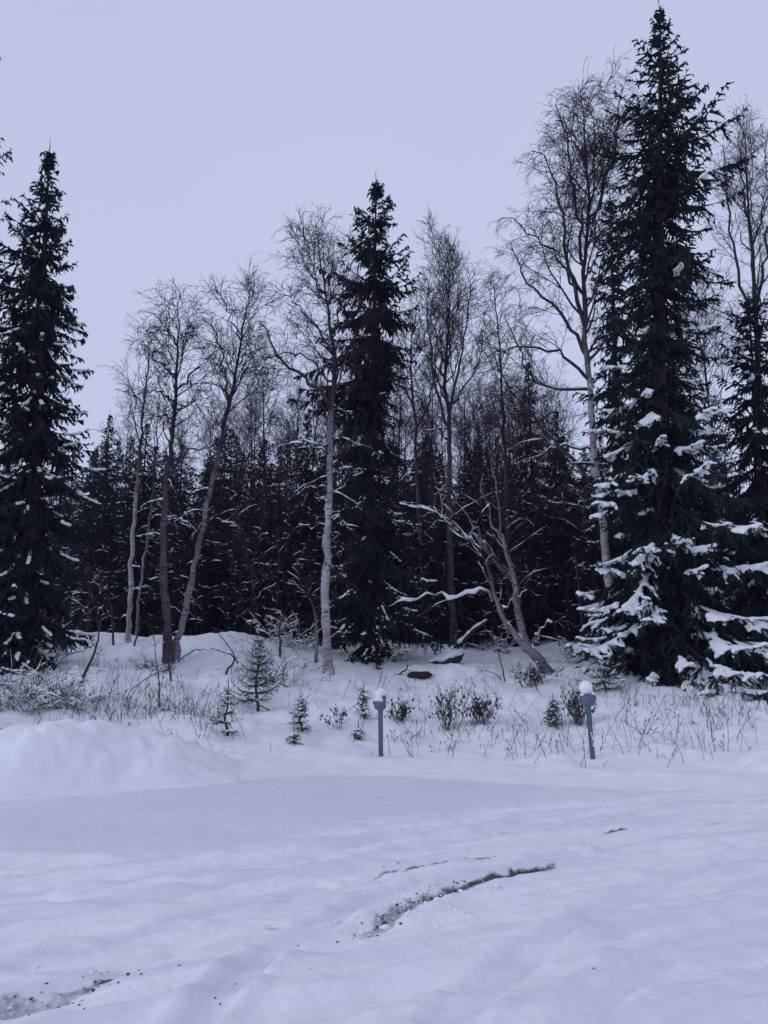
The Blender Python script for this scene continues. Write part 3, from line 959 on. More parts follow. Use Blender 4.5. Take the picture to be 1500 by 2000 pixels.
bare_px('birch_tree', 'slender pale birch, leftmost of the birches, in front of the crest', 21.3,
        [(250, 1262), (253, 1200), (257, 1100), (264, 1000), (272, 900), (280, 800), (288, 720), (292, 650)],
        ([0, .08, .5, 1], [.115, .085, .06, .008]), [], [(650, 8), (700, 45), (780, 70), (860, 60), (950, 20)], n_auto=16, t0=.55, snow_py=840, low_n=7, twig_dens=.8)
bare_px('birch_tree', 'thin birch stem leaning right beside the slender pale birch', 22.2,
        [(266, 1258), (272, 1150), (288, 1050), (299, 960), (305, 880), (309, 800), (312, 740)],
        ([0, .1, .6, 1], [.06, .05, .035, .006]), [], [(740, 8), (800, 40), (880, 40)], n_auto=9, t0=.6, snow_py=860, tm=M_BIRCHG, low_n=3, twig_dens=.7)
bare_px('birch_tree', 'old dark-barked birch, left stem of the forked pair', 19.0,
        [(330, 1300), (327, 1240), (321, 1150), (319, 1060), (324, 960), (335, 870), (342, 780), (347, 700), (348, 650), (345, 588)],
        ([0, .05, .12, .45, .75, 1], [.22, .17, .125, .085, .05, .008]),
        [([(337, 850), (322, 812), (300, 806), (285, 812)], .022), ([(342, 790), (318, 765), (290, 752), (262, 750)], .028), ([(345, 745), (325, 715), (303, 700), (290, 660)], .03),
         ([(345, 760), (370, 725), (392, 700), (402, 680)], .028), ([(344, 800), (362, 790), (385, 795), (400, 815)], .022), ([(347, 675), (325, 645), (310, 625), (298, 612)], .02),
         ([(326, 935), (350, 892), (385, 872), (425, 866)], .03), ([(322, 1010), (350, 1012), (372, 1022)], .022)],
        [(588, 10), (620, 40), (680, 62), (760, 85), (850, 75), (900, 40)], n_auto=20, t0=.5, snow_py=800, tm=M_BIRCHD, low_n=7)
bare_px('birch_tree', 'grey birch leaning right, right stem of the forked pair', 19.2,
        [(338, 1292), (345, 1250), (352, 1232), (370, 1160), (385, 1080), (405, 990), (420, 920), (437, 830), (450, 780), (462, 720), (470, 660), (484, 600), (490, 553)],
        ([0, .04, .1, .5, .75, 1], [.16, .14, .105, .07, .05, .008]),
        [([(447, 790), (442, 740), (434, 690), (425, 655), (408, 640)], .035), ([(447, 772), (425, 752), (400, 748), (385, 765)], .02), ([(452, 775), (480, 735), (505, 725), (530, 730)], .025),
         ([(464, 712), (490, 690), (520, 668)], .02), ([(470, 665), (450, 620), (436, 585), (428, 570)], .022), ([(478, 625), (495, 600), (508, 570)], .014),
         ([(395, 1028), (420, 1010), (440, 1018), (455, 1022)], .02), ([(388, 1072), (405, 1062), (430, 1062)], .022)],
        [(553, 10), (600, 40), (660, 62), (740, 75), (820, 60), (860, 20)], n_auto=18, t0=.55, snow_py=800, tm=M_BIRCHG, low_n=5)
bare_px('birch_tree', 'tall straight white-trunked birch standing before the middle spruce', 18.6,
        [(641, 1322), (639, 1290), (637, 1250), (636, 1150), (640, 1050), (643, 950), (645, 850), (650, 780), (652, 740), (648, 660), (640, 600), (627, 520), (617, 440)],
        ([0, .03, .08, .4, .7, 1], [.19, .155, .14, .10, .06, .008]),
        [([(646, 800), (620, 762), (590, 742), (555, 712), (532, 682), (515, 650)], .05), ([(649, 690), (620, 640), (592, 606), (562, 572), (540, 560)], .03),
         ([(650, 745), (610, 712), (570, 700), (520, 705)], .03), ([(640, 600), (615, 560), (592, 510), (580, 475)], .025), ([(649, 660), (665, 620), (672, 560), (676, 510)], .025),
         ([(650, 742), (680, 708), (715, 690)], .03), ([(632, 545), (640, 500), (640, 455)], .014), ([(644, 960), (612, 948), (590, 952), (565, 965)], .025), ([(642, 1018), (612, 1030), (578, 1028)], .018),
         ([(645, 1014), (665, 1020), (690, 1045)], .02), ([(646, 908), (672, 904), (706, 912)], .022), ([(640, 1110), (660, 1112), (678, 1132)], .014),
         ([(643, 890), (615, 872), (580, 870), (545, 882)], .025), ([(646, 860), (675, 850), (705, 862)], .02)],
        [(440, 8), (490, 40), (560, 75), (650, 100), (750, 105), (830, 50), (870, 20)], n_auto=20, t0=.55, snow_py=690, low_n=5, up=.06)
bare_px('birch_sapling', 'short crooked birch stem close left of the white birch foot', 19.6,
        [(628, 1316), (616, 1285), (618, 1235), (615, 1195), (600, 1160), (585, 1125), (575, 1095)],
        ([0, .1, .5, 1], [.075, .06, .045, .01]), [], [(1095, 10), (1150, 35), (1200, 20)], n_auto=9, t0=.45, snow_py=900, tm=M_BIRCHG, twig_dens=.7, snow_amt=.9)
bare_px('birch_tree', 'grey birch with V-shaped crown right of the middle spruce', 23.5,
        [(887, 1262), (884, 1200), (880, 1100), (878, 1000), (878, 900), (876, 820), (870, 750), (873, 680), (878, 600), (880, 520)],
        ([0, .06, .5, .75, 1], [.17, .13, .095, .06, .008]),
        [([(877, 840), (856, 770), (838, 690), (832, 620), (836, 550)], .04), ([(877, 810), (893, 735), (905, 660), (916, 590), (922, 540)], .04), ([(872, 745), (860, 680), (852, 610), (858, 545)], .028),
         ([(876, 800), (915, 745), (940, 690), (945, 640)], .03), ([(877, 860), (850, 830), (822, 780), (812, 720)], .03), ([(874, 700), (888, 640), (898, 580), (896, 530)], .02)],
        [(520, 8), (560, 45), (640, 75), (720, 80), (820, 60), (900, 30)], n_auto=20, t0=.6, snow_py=900, tm=M_BIRCHD, up=.18, ang=(.4, .75), low_n=5, droop=-.02)
bare_px('birch_tree', 'dark bare tree with crooked stem close right of the middle spruce', 25,
        [(830, 1262), (825, 1100), (815, 950), (812, 850), (806, 770), (802, 700), (808, 640), (818, 590)],
        ([0, .08, .6, 1], [.12, .09, .06, .008]),
        [([(808, 790), (785, 740), (770, 690)], .025), ([(812, 840), (835, 790), (850, 720), (852, 660)], .03)],
        [(590, 10), (650, 40), (750, 55), (850, 45)], n_auto=14, t0=.5, snow_py=920, tm=M_BIRCHD, lm=M_TWIG, low_n=4, droop=-.02)
bare_px('willow_tree', 'leaning multi-stemmed bare tree with snow along its slanting stems', 18.9,
        [(1082, 1304), (1048, 1282), (1015, 1250), (985, 1212), (968, 1170), (960, 1130), (945, 1085), (925, 1062), (885, 1022), (852, 1002), (815, 985)],
        ([0, .12, .22, .35, .6, 1], [.20, .17, .12, .075, .045, .008]),
        [([(1040, 1277), (1018, 1228), (1010, 1180), (998, 1135), (972, 1098), (945, 1060), (915, 1030)], .09), ([(1013, 1195), (1004, 1130), (985, 1075), (965, 1030), (945, 985), (938, 930)], .055),
         ([(1004, 1135), (990, 1070), (978, 1020), (970, 960), (955, 900)], .04), ([(962, 1175), (945, 1155), (915, 1158), (880, 1165), (840, 1160), (800, 1176), (770, 1180)], .032),
         ([(925, 1062), (895, 1030), (860, 980), (845, 930)], .035), ([(950, 1070), (925, 1030), (900, 990), (880, 960)], .03), ([(978, 1200), (1000, 1170), (1030, 1150)], .02),
         ([(1035, 1262), (1050, 1235), (1075, 1215)], .03)],
        [(900, 30), (980, 50), (1100, 50), (1200, 30)], n_auto=10, t0=.4, snow_py=700, tm=M_BIRCHG, lm=M_BIRCHG, snow_amt=1.0, droop=-.06, twig_dens=.7, dy=.4, snow_size=1.9)
bare_px('birch_tree', 'large birch with drooping fine crown left of the tallest spruce', 19.0,
        [(1210, 1300), (1200, 1220), (1193, 1165), (1184, 1100), (1175, 1020), (1166, 950), (1159, 870), (1155, 800), (1148, 720), (1143, 640), (1140, 560), (1145, 480), (1150, 380), (1143, 290), (1135, 188)],
        ([0, .05, .3, .55, .8, 1], [.19, .155, .125, .09, .05, .008]),
        [([(1143, 640), (1118, 560), (1102, 480), (1088, 400), (1072, 340), (1040, 300)], .05), ([(1141, 520), (1126, 420), (1112, 330), (1100, 255), (1080, 212)], .04),
         ([(1148, 450), (1168, 390), (1190, 310), (1202, 200)], .035), ([(1149, 700), (1105, 622), (1062, 582), (1022, 545), (995, 480)], .045),
         ([(1153, 745), (1100, 700), (1040, 688), (985, 695), (950, 700)], .04), ([(1146, 600), (1100, 520), (1055, 470), (1010, 440), (985, 430)], .035),
         ([(1166, 950), (1115, 890), (1068, 838), (1020, 775), (985, 720), (975, 690)], .045), ([(1158, 880), (1105, 868), (1060, 880), (1020, 895)], .03),
         ([(1162, 915), (1125, 910), (1102, 935), (1085, 985), (1055, 985)], .03), ([(1148, 690), (1178, 640), (1205, 610)], .03), ([(1147, 360), (1165, 290), (1170, 225)], .02),
         ([(1150, 760), (1085, 760), (1040, 735), (1000, 640), (985, 590)], .035), ([(1145, 330), (1120, 270), (1118, 220)], .018), ([(1172, 1000), (1130, 985), (1100, 1000)], .02)],
        [(188, 8), (230, 50), (300, 90), (400, 110), (520, 125), (640, 135), (740, 120), (840, 60), (900, 20)], n_auto=28, t0=.5, snow_py=620, low_n=5, droop=-.20)
bare_px('birch_tree', 'reddish-stemmed birch between tallest spruce and right frame edge', 22.5,
        [(1486, 1285), (1483, 1000), (1480, 830), (1480, 700), (1476, 600), (1470, 500), (1462, 400), (1456, 300), (1450, 225)],
        ([0, .05, .5, .8, 1], [.2, .15, .11, .05, .008]),
        [([(1478, 640), (1446, 570), (1425, 490), (1412, 390), (1408, 300)], .045), ([(1477, 610), (1495, 520), (1512, 420), (1518, 300)], .045), ([(1470, 480), (1490, 390), (1492, 260)], .03),
         ([(1464, 430), (1440, 350), (1428, 260)], .03), ([(1480, 720), (1440, 640), (1418, 590)], .035)],
        [(225, 8), (280, 50), (400, 80), (600, 90), (760, 60)], n_auto=24, t0=.55, snow_py=900, tm=M_BIRCHD, up=.12, droop=-.06, twig_dens=.95)
bare_px('birch_tree', 'faint twiggy birch between the leaning birch and the white birch', 28,
        [(520, 1230), (518, 1000), (516, 850), (514, 780), (512, 700)], ([0, .5, 1], [.09, .06, .008]), [],
        [(700, 10), (760, 45), (850, 60), (950, 40)], n_auto=18, t0=.5, tm=M_BIRCHD, lm=M_TWIG, twig_dens=.8)
bare_px('birch_tree', 'twiggy birch behind the large birch, its left neighbour', 26,
        [(995, 1230), (990, 1000), (985, 850), (978, 720), (970, 620), (962, 535)], ([0, .5, 1], [.12, .08, .008]), [],
        [(535, 8), (600, 50), (700, 65), (820, 60), (920, 30)], n_auto=22, t0=.45, tm=M_BIRCHD, lm=M_TWIG, twig_dens=.9, droop=-.12)

# background birches: two prototypes, copied
def proto_bare(h, w):
    root = thing('birch_tree', '', 'tree')
    tr = np.array([[0, 0, -.3], [.1, 0, h * .3], [-.05, .05, h * .6], [.1, 0, h * .85], [.05, 0, h]])
    make_bare(root, tr, ([0, .5, 1], [.10, .06, .006]), [], lambda s: w * np.interp(s, [.35, .55, .8, 1], [.5, 1, .8, .1]), M_BIRCHD, M_TWIG, n_auto=26, t0=.32, twig_dens=.8, up=.12,
              fine_r=.006, ang=(.45, .8), droop=-.03, sides=6, joined=True)
    return root
BP = [proto_bare(12, 1.6), proto_bare(11, 1.3)]
bused = [False, False]
bg_b = [(700, 32, 770), (780, 31, 740), (915, 33, 715), (945, 30, 760), (1005, 34, 740), (1040, 31, 770), (870, 36, 760), (560, 34, 790), (480, 33, 770), (395, 34, 800),
        (225, 33, 800), (330, 36, 820), (650, 38, 800), (1090, 33, 740), (1420, 30, 560), (1385, 33, 600), (745, 40, 830), (830, 28, 780), (965, 27, 790)]
bg_b += [(float(x), float(rng.uniform(25, 34)), float(rng.uniform(730, 850))) for x in np.linspace(430, 1120, 22) + rng.normal(0, 12, 22)]
for (px, Y, top) in bg_b:
    k = int(rng.integers(0, 2)); b = on_ground(px, Y); H = P(px, top, Y)[2] - b[2]; sc = H / [12, 11][k]
    lab, grp = 'thin bare background birch ' + zone(px), 'thin bare birches in the background wood'
    if not bused[k]:
        bused[k] = True; BP[k].location = b; BP[k].scale = (sc,) * 3; BP[k]['label'] = lab; BP[k]['group'] = grp
    else: copy_tree(BP[k], b, rng.uniform(0, 6.28), (sc,) * 3, lab, grp)

# ------------------------------------------------------------------ undergrowth
def under_proto(h, lean, n, name, snow=True):
    root = thing(name, '', 'sapling')
    tr = np.array([[0, 0, -.15], [lean * .15, 0, h * .3], [lean * .55, .05, h * .65], [lean, 0, h]])
    make_bare(root, tr, ([0, .5, 1], [.022, .015, .004]), [], lambda s: np.full(np.shape(s), .22 * h), M_DARKWOOD, M_DARKWOOD, n_auto=n, t0=.22, twig_dens=.55, up=.02, fine_r=.005,
              ang=(.6, 1.2), droop=-.10, sides=5, snow_z=99 if snow else None, snow_amt=.5, wob=.18, joined=True)
    return root
UP = [under_proto(2.6, .3, 12, 'bare_sapling'), under_proto(1.9, -.6, 10, 'bare_sapling'), under_proto(3.4, .8, 13, 'bare_sapling'), under_proto(2.2, 1.2, 9, 'bare_sapling')]
uused = [False] * 4
spots = []
for i in range(42):
    spots.append((110 + 1090 * (i + rng.uniform(0, 1)) / 42, rng.uniform(21.8, 25), rng.uniform(.7, 1.35)))
for (px, Y, k_) in spots:
    k = int(rng.integers(0, 4)); b = on_ground(px, Y)
    lab, grp = 'thin snow-dusted bare sapling at the wood edge ' + zone(px), 'bare saplings along the edge of the wood'
    if not uused[k]:
        uused[k] = True; o = UP[k]; o.location = b; o.scale = (k_,) * 3; o['label'] = lab; o['group'] = grp
    else: copy_tree(UP[k], b, rng.uniform(0, 6.28), (k_,) * 3, lab, grp)

# young spruces on the bank
def young(label, px, py_base, top_py, half, nb, Y, bushy=False, snowp=.5):
    b = on_ground(px, Y)
    root = thing('spruce_sapling', label, 'sapling', b)
    H = P(px, top_py, Y)[2] - b[2]
    w = half * .85 * pxm(py_base, Y)
    R = lambda s, az: w * np.interp(s, [0, .15, .5, .85, 1], [.7, 1, .72, .28, .05])
    make_spruce(root, (.02, 0, H), H, R, nb, .012 + .01 * H, dict(p=lambda s, az: np.full(len(s), snowp), size=.024, n=10, fan_n=2, flat=.6, tmin=.2), dens=.9,
                spike=(.036, .007), s0=.08, hang=.25, whorls=max(5, int(H * 8)), rib=.006, needle_mat=M_NEEDLE_Y, trunk_sides=6, tri_step=.011,
                elev=([0, .5, .85, 1], [-12, 5, 25, 60]))
    return root

def depth_at(px, py):
    """depth where the ray through a pixel first meets the ground"""
    Ys = np.linspace(3, 40, 1500)
    b = (1000.0 - py) / F
    t = Ys / (CT - ST * b)
    X = (px - 750.0) / F * t; Z = EYE + (ST + CT * b) * t
    hit = np.where(Z < height(X, Ys))[0]
    return float(Ys[hit[0]]) if len(hit) else 22.0

young('tallest young green spruce on the snowy bank, with open whorls', 500, 1392, 1252, 52, 84, depth_at(500, 1388))
young('low snow-covered young spruce at the foot of the tallest young spruce', 440, 1436, 1352, 30, 34, depth_at(440, 1436), snowp=.6)
young('small bushy young spruce midway along the bank', 586, 1428, 1374, 20, 34, depth_at(586, 1428))
young('small young spruce with bare top just left of the lamp post', 708, 1400, 1352, 14, 24, depth_at(708, 1400))
young('tiny spruce seedling below the small bushy young spruce', 571, 1452, 1438, 6, 12, depth_at(571, 1452))
young('tiny spruce seedling left of the lamp post foot', 697, 1446, 1428, 8, 12, depth_at(697, 1446))
young('dark low spruce bush with snow near the leaning lamp post', 1080, 1418, 1378, 20, 40, depth_at(1080, 1418), snowp=.5)
young('snow-laden young spruce between the tallest spruce and the leaning post', 1180, 1350, 1296, 46, 50, depth_at(1180, 1350), snowp=.8)

# shrubs that kept their withered leaves
def leafy_shrub(label, px, py, w_px, h_px, n, leaves=True):
    Y = depth_at(px, py); b = on_ground(px, Y); k = pxm(py, Y)
    root = thing('leafy_shrub', label, 'shrub', b)
    w, h = w_px * k, h_px * k
    a = rng.uniform(0, 6.28, n)
    D = np.stack([np.cos(a) * w / h * rng.uniform(.2, 1.1, n), np.sin(a) * w / h * .7, np.ones(n)], 1)
    c = grow(np.stack([rng.normal(0, w * .22, n), rng.normal(0, w * .2, n), np.full(n, -.05)], 1), D, h * rng.uniform(.6, 1.15, n), 7, .12, .03)
    g = Geo(); g.tube(c, .005 * np.linspace(1, .5, 7)[None].repeat(n, 0), 3)
    i = np.repeat(np.arange(n), 4); p, T = sample(c, i, rng.uniform(.3, .9, len(i)))
    c2 = grow(p, T + perp(T) * .9, rng.uniform(.12, .32, len(i)) * h * 1.5, 4, .15)
    g.tube(c2, .003 * np.ones((len(i), 4)), 3)
    stuff(g.build('stems', M_DARKWOOD, root))
    allc = c2; m = 2
    i = np.repeat(np.arange(len(allc)), m); p, T = sample(allc, i, rng.uniform(.2, 1, len(i)))
    d = perp(T) * .5; d[:, 2] -= .8; d /= np.linalg.norm(d, axis=1, keepdims=True)
    s = np.cross(d, rng.normal(size=d.shape)); s /= np.linalg.norm(s, axis=1, keepdims=True)
    l = rng.uniform(.035, .075, len(i))[:, None]
    V = np.stack([p, p + d * l * .5 + s * l * .25, p + d * l, p + d * l * .5 - s * l * .25], 1)
    g = Geo(); g.add(V, q=np.arange(len(i) * 4).reshape(-1, 4)); o = g.build('leaves', M_LEAF, root, False); o['kind'] = 'stuff'
    gs = Geo(); k_ = rng.integers(0, len(p), max(len(p) // 14, 4))
    r = rng.uniform(.012, .03, len(k_))
    blobs(gs, p[k_] + [0, 0, .01], np.stack([r, r, r * .7], 1)); stuff(gs.build('snow', M_SNOW, root))
for a in [('withered shrub with purple-brown leaves, left of the densest one', 876, 1424, 38, 86, 26), ('densest withered leafy shrub in the middle of the right bank', 938, 1412, 36, 62, 32),
          ('withered leafy shrub just right of the snow-capped post', 782, 1412, 28, 48, 22), ('withered shrub at the foot of the leaning bare tree', 1040, 1340, 50, 56, 34),
          ('snow-dusted leafy shrub close behind the leaning post', 1128, 1415, 36, 74, 32), ('sparse withered shrub right of the small bushy spruce', 660, 1425, 26, 46, 9)]:
    leafy_shrub(*a)

# low tangle at the left edge
def tangle(label, px, py, w_px, h_px, n, snowf=.5):
    Y = depth_at(px, py); b = on_ground(px, Y); k = pxm(py, Y)
    root = thing('brush_thicket', label, 'shrub', b)
    w, h = w_px * k, h_px * k
    a = rng.uniform(0, 6.28, n)
    D = np.stack([np.cos(a) * .9, np.sin(a) * .6, rng.uniform(.3, 1.2, n)], 1)
    c = grow(np.stack([rng.uniform(-w, w, n) * .7, rng.uniform(-.4, .4, n), np.full(n, -.08)], 1), D, h * rng.uniform(.6, 1.4, n), 9, .16, -.02, -.12)
    r = rng.uniform(.004, .010, n)[:, None] * np.linspace(1, .4, 9)[None]
    g = Geo(); g.tube(c, r, 3); gs = Geo(); snow_strips(gs, c, r, snowf, 99, 5, 1.5)
    i = np.repeat(np.arange(n), 5); p, T = sample(c, i, rng.uniform(.2, 1, len(i)))
    c2 = grow(p, T + perp(T), rng.uniform(.12, .35, len(i)) * h * .8, 5, .18, -.05)
    g.tube(c2, .004 * np.ones((len(i), 5)), 3)
    snow_strips(gs, c2, np.full(c2.shape[:2], .004), snowf, 99, 4, 1.6)
    i = np.repeat(np.arange(len(c2)), 3); p, T = sample(c2, i, rng.uniform(.2, 1, len(i)))
    g.tube(grow(p, T + perp(T), rng.uniform(.06, .18, len(i)), 3, .1), .003 * np.ones((len(i), 3)), 3)
    stuff(g.build('stems', M_DARKWOOD, root)); stuff(gs.build('snow', M_SNOW, root))
tangle('snowy brush thicket at the left frame edge above the snow heap', 30, 1380, 75, 110, 60, .9)
tangle('brush thicket at the left under the leaning dark stems', 120, 1375, 60, 75, 34, .7)
tangle('upright bare shrub between the young spruce and white birch', 548, 1335, 30, 120, 30, .35)
tangle('tangled snow-covered brush behind the crest left of the white birch', 555, 1262, 60, 80, 46, .95)
tangle('brush tangle under the old forked birch pair', 300, 1308, 45, 36, 20, .3)
tangle('snowy brush under the leaning bare tree roots', 985, 1275, 60, 60, 34, .9)
tangle('dark brush at the foot of the spruce at the left', 62, 1292, 70, 100, 44, .45)
tangle('brush between the white birch and the fallen log', 770, 1285, 50, 40, 20, .9)
tangle('snowed-under brush left of the large birch foot', 1130, 1290, 50, 70, 26, .9)

# dark crooked stems on the bank
def stem(name, label, pts, r0, r1, snow=True, cat='sapling', dY=0):
    Y = depth_at(*pts[0]) + dY if pts[0][1] > 1240 else 21.0
    w = np.array([P(x, y, Y) for x, y in pts]); b = on_ground(pts[0][0], Y)
    w = w - b; w[0, 2] = -.08
    w[:, 1] += np.linspace(0, .3, len(w)) * rng.uniform(-1, 1)
    c = resample(w, 22) + np.concatenate([np.zeros((1, 3)), rng.normal(0, .006, (21, 3))])
    root = thing(name, label, 'branch' if 'branch' in name else cat, b)
    r = np.linspace(r0, r1, 22)
    g = Geo(); g.tube(c, r, 6); 
    i = rng.integers(0, 1, 8); p, T = sample(c[None], np.zeros(8, int), rng.uniform(.3, 1, 8))
    tw = grow(p, T + perp(T), rng.uniform(.12, .4, 8), 6, .15)
    g.build('stem', M_DARKWOOD, root)
    for w_ in tw:
        g = Geo(); g.tube(w_, .005 * np.linspace(1, .5, 6), 3); g.build('twig', M_DARKWOOD, root)
    if snow:
        gs = Geo(); snow_strips(gs, c[None], r[None], 1, 99, 5, 1.0)
        if gs.n: stuff(gs.build('snow', M_SNOW, root))
stem('dead_sapling', 'dark curved dead stem left of the snowy crest', [(157, 1340), (162, 1318), (178, 1280), (186, 1240), (188, 1205)], .035, .012)
stem('dead_sapling', 'dark forked stem at the left thicket', [(48, 1310), (58, 1290), (60, 1262), (54, 1225), (48, 1180)], .04, .012)
stem('dead_branch', 'snow-topped branch arching right from the left thicket', [(58, 1266), (75, 1256), (100, 1272), (125, 1284), (146, 1294)], .03, .008)
stem('dead_branch', 'bent dark branch with hooked foot on the bank above young spruce', [(440, 1318), (446, 1306), (458, 1292), (452, 1278), (432, 1272), (412, 1266)], .03, .008)
stem('dead_sapling', 'straight dark stick slanting left above the young spruce', [(468, 1296), (452, 1272), (434, 1248), (416, 1228)], .018, .008, False)
stem('dead_branch', 'arched dark branch right of the forked birch pair', [(342, 1290), (362, 1280), (380, 1270), (396, 1268)], .022, .008, False)
stem('dead_sapling', 'thin bare stem before the forked birch pair', [(336, 1330), (333, 1312), (330, 1280), (326, 1240)], .025, .008, False)
stem('dead_sapling', 'long thin stem in front of the old forked birch', [(312, 1380), (313, 1340), (308, 1290), (305, 1240)], .014, .006, False)
stem('dead_sapling', 'dark stem beside the upright bare shrub', [(547, 1282), (547, 1255), (545, 1225), (556, 1195), (570, 1170)], .035, .01)
stem('dead_sapling', 'short dark stem close right of the slender pale birch', [(262, 1260), (266, 1248), (272, 1230), (274, 1200)], .03, .012, False)
stem('dead_branch', 'thin slanting stick on the snow left of the forked birches', [(248, 1346), (275, 1332), (305, 1315), (322, 1308)], .012, .006, False)
stem('dead_sapling', 'bare forked twig before the leaning tree', [(986, 1332), (984, 1315), (978, 1290), (972, 1262), (960, 1240)], .018, .006)
stem('dead_branch', 'low dark twig reaching left beneath the leaning tree', [(984, 1330), (970, 1318), (955, 1312), (938, 1308)], .014, .005, False)
stem('dead_sapling', 'slim dark trunk left of the tallest spruce foot', [(1146, 1290), (1142, 1265), (1137, 1225), (1130, 1160), (1122, 1080)], .05, .025)
stem('dead_sapling', 'pale curved stem leaning left at the crest', [(224, 1226), (218, 1190), (206, 1160), (196, 1135), (188, 1110)], .035, .012)

# fallen log, stone
def fallen_log():
    Y = depth_at(850, 1297); b = on_ground(850, Y)
    root = thing('fallen_log', 'snow-covered fallen log propped on the bank before the wood', 'log', b)
    c = resample(np.array([P(x, y, Y) - b for x, y in [(838, 1298), (860, 1288), (885, 1268), (905, 1250), (925, 1230), (950, 1214)]]), 24)
    r = np.linspace(.075, .03, 24)
    g = Geo(); g.tube(c, r, 8); g.build('trunk', M_DARKWOOD, root)
    gs = Geo(); c2 = c.copy(); c2[:, 2] += .055; gs.tube(c2, r * .85 + .012 * rng.normal(size=24), 8); gs.build('snow', M_SNOW, root)
    k = pxm(1280, Y)
    g = Geo(); v, f = ICO[3]
    d = 1 + .25 * fbm(v[:, 0] * 2 + 5, v[:, 1] * 2 + v[:, 2] * 3, 9, 3)
    vv = v * d[:, None] * [26 * k, .25, 15 * k]; vv[:, 2] += vv[:, 0] * .35
    g.add(vv + (P(880, 1288, Y) - b), t=f); g.build('root_plate', M_DARKWOOD, root)
    g = Geo(); vv = v * d[:, None] * [27 * k, .27, 12 * k]; vv[:, 2] += vv[:, 0] * .35
    g.add(vv + (P(880, 1281, Y) - b), t=f); g.build('snow_cap', M_SNOW, root)
    c = resample(np.array([P(x, y, Y) - b for x, y in [(915, 1245), (922, 1240), (935, 1236), (944, 1238)]]), 8)
    g = Geo(); g.tube(c, np.linspace(.02, .008, 8), 5); g.build('branch_stub', M_DARKWOOD, root)
fallen_log()

def stone():
    Y = depth_at(820, 1322); b = on_ground(820, Y); k = pxm(1318, Y)
    root = thing('brown_stone', 'dark red-brown flat stone lying in snow below the fallen log', 'stone', b)
    v, f = ICO[3]
    d = 1 + .35 * fbm(v[:, 0] * 1.7 + 2, v[:, 1] * 1.7 + v[:, 2] * 2.1, 19, 3)
    vv = v * d[:, None] * [22 * k, .22, 10 * k]
    vv[:, 2] = np.minimum(vv[:, 2], 7 * k)
    g = Geo(); g.add(vv + [0, 0, 3 * k], t=f); g.build('stone_body', M_ROCK, root)
    g = Geo(); vv = v * d[:, None] * [19 * k, .22, 3.0 * k]
    g.add(vv + [0, .06, 9.5 * k], t=f); g.build('snow_cap', M_SNOW, root)
stone()
stem('dead_branch', 'short curled stick poking from snow left of brown stone', [(770, 1316), (776, 1318), (786, 1312), (794, 1306), (795, 1298)], .03, .012)

# ------------------------------------------------------------------ the two lamp posts
def lathe(geo, prof, k=24, cx=0, cy=0):
    a = np.arange(k) / k * 2 * math.pi
    V = np.array([[[cx + r * cos(t), cy + r * sin(t), z] for t in a] for r, z in prof])
    n = len(prof); i = np.arange(n - 1)[:, None] * k; j = np.arange(k)[None]; j2 = (j + 1) % k
    geo.add(V, q=np.stack([i + j, i + j2, i + k + j2, i + k + j], -1).reshape(-1, 4))

def bevel_box(geo, cx, cy, cz, sx, sy, sz, bv=.006):
    import bmesh
    bm = bmesh.new(); bmesh.ops.create_cube(bm, size=1)
    for v in bm.verts: v.co.x *= sx; v.co.y *= sy; v.co.z *= sz
    bmesh.ops.bevel(bm, geom=bm.edges[:], offset=bv, segments=2, affect='EDGES')
    bmesh.ops.triangulate(bm, faces=bm.faces[:])
    v = np.array([p.co[:] for p in bm.verts]) + [cx, cy, cz]; bm.verts.index_update()
    f = np.array([[q.index for q in p.verts] for p in bm.faces]); bm.free()
    geo.add(v, t=f)

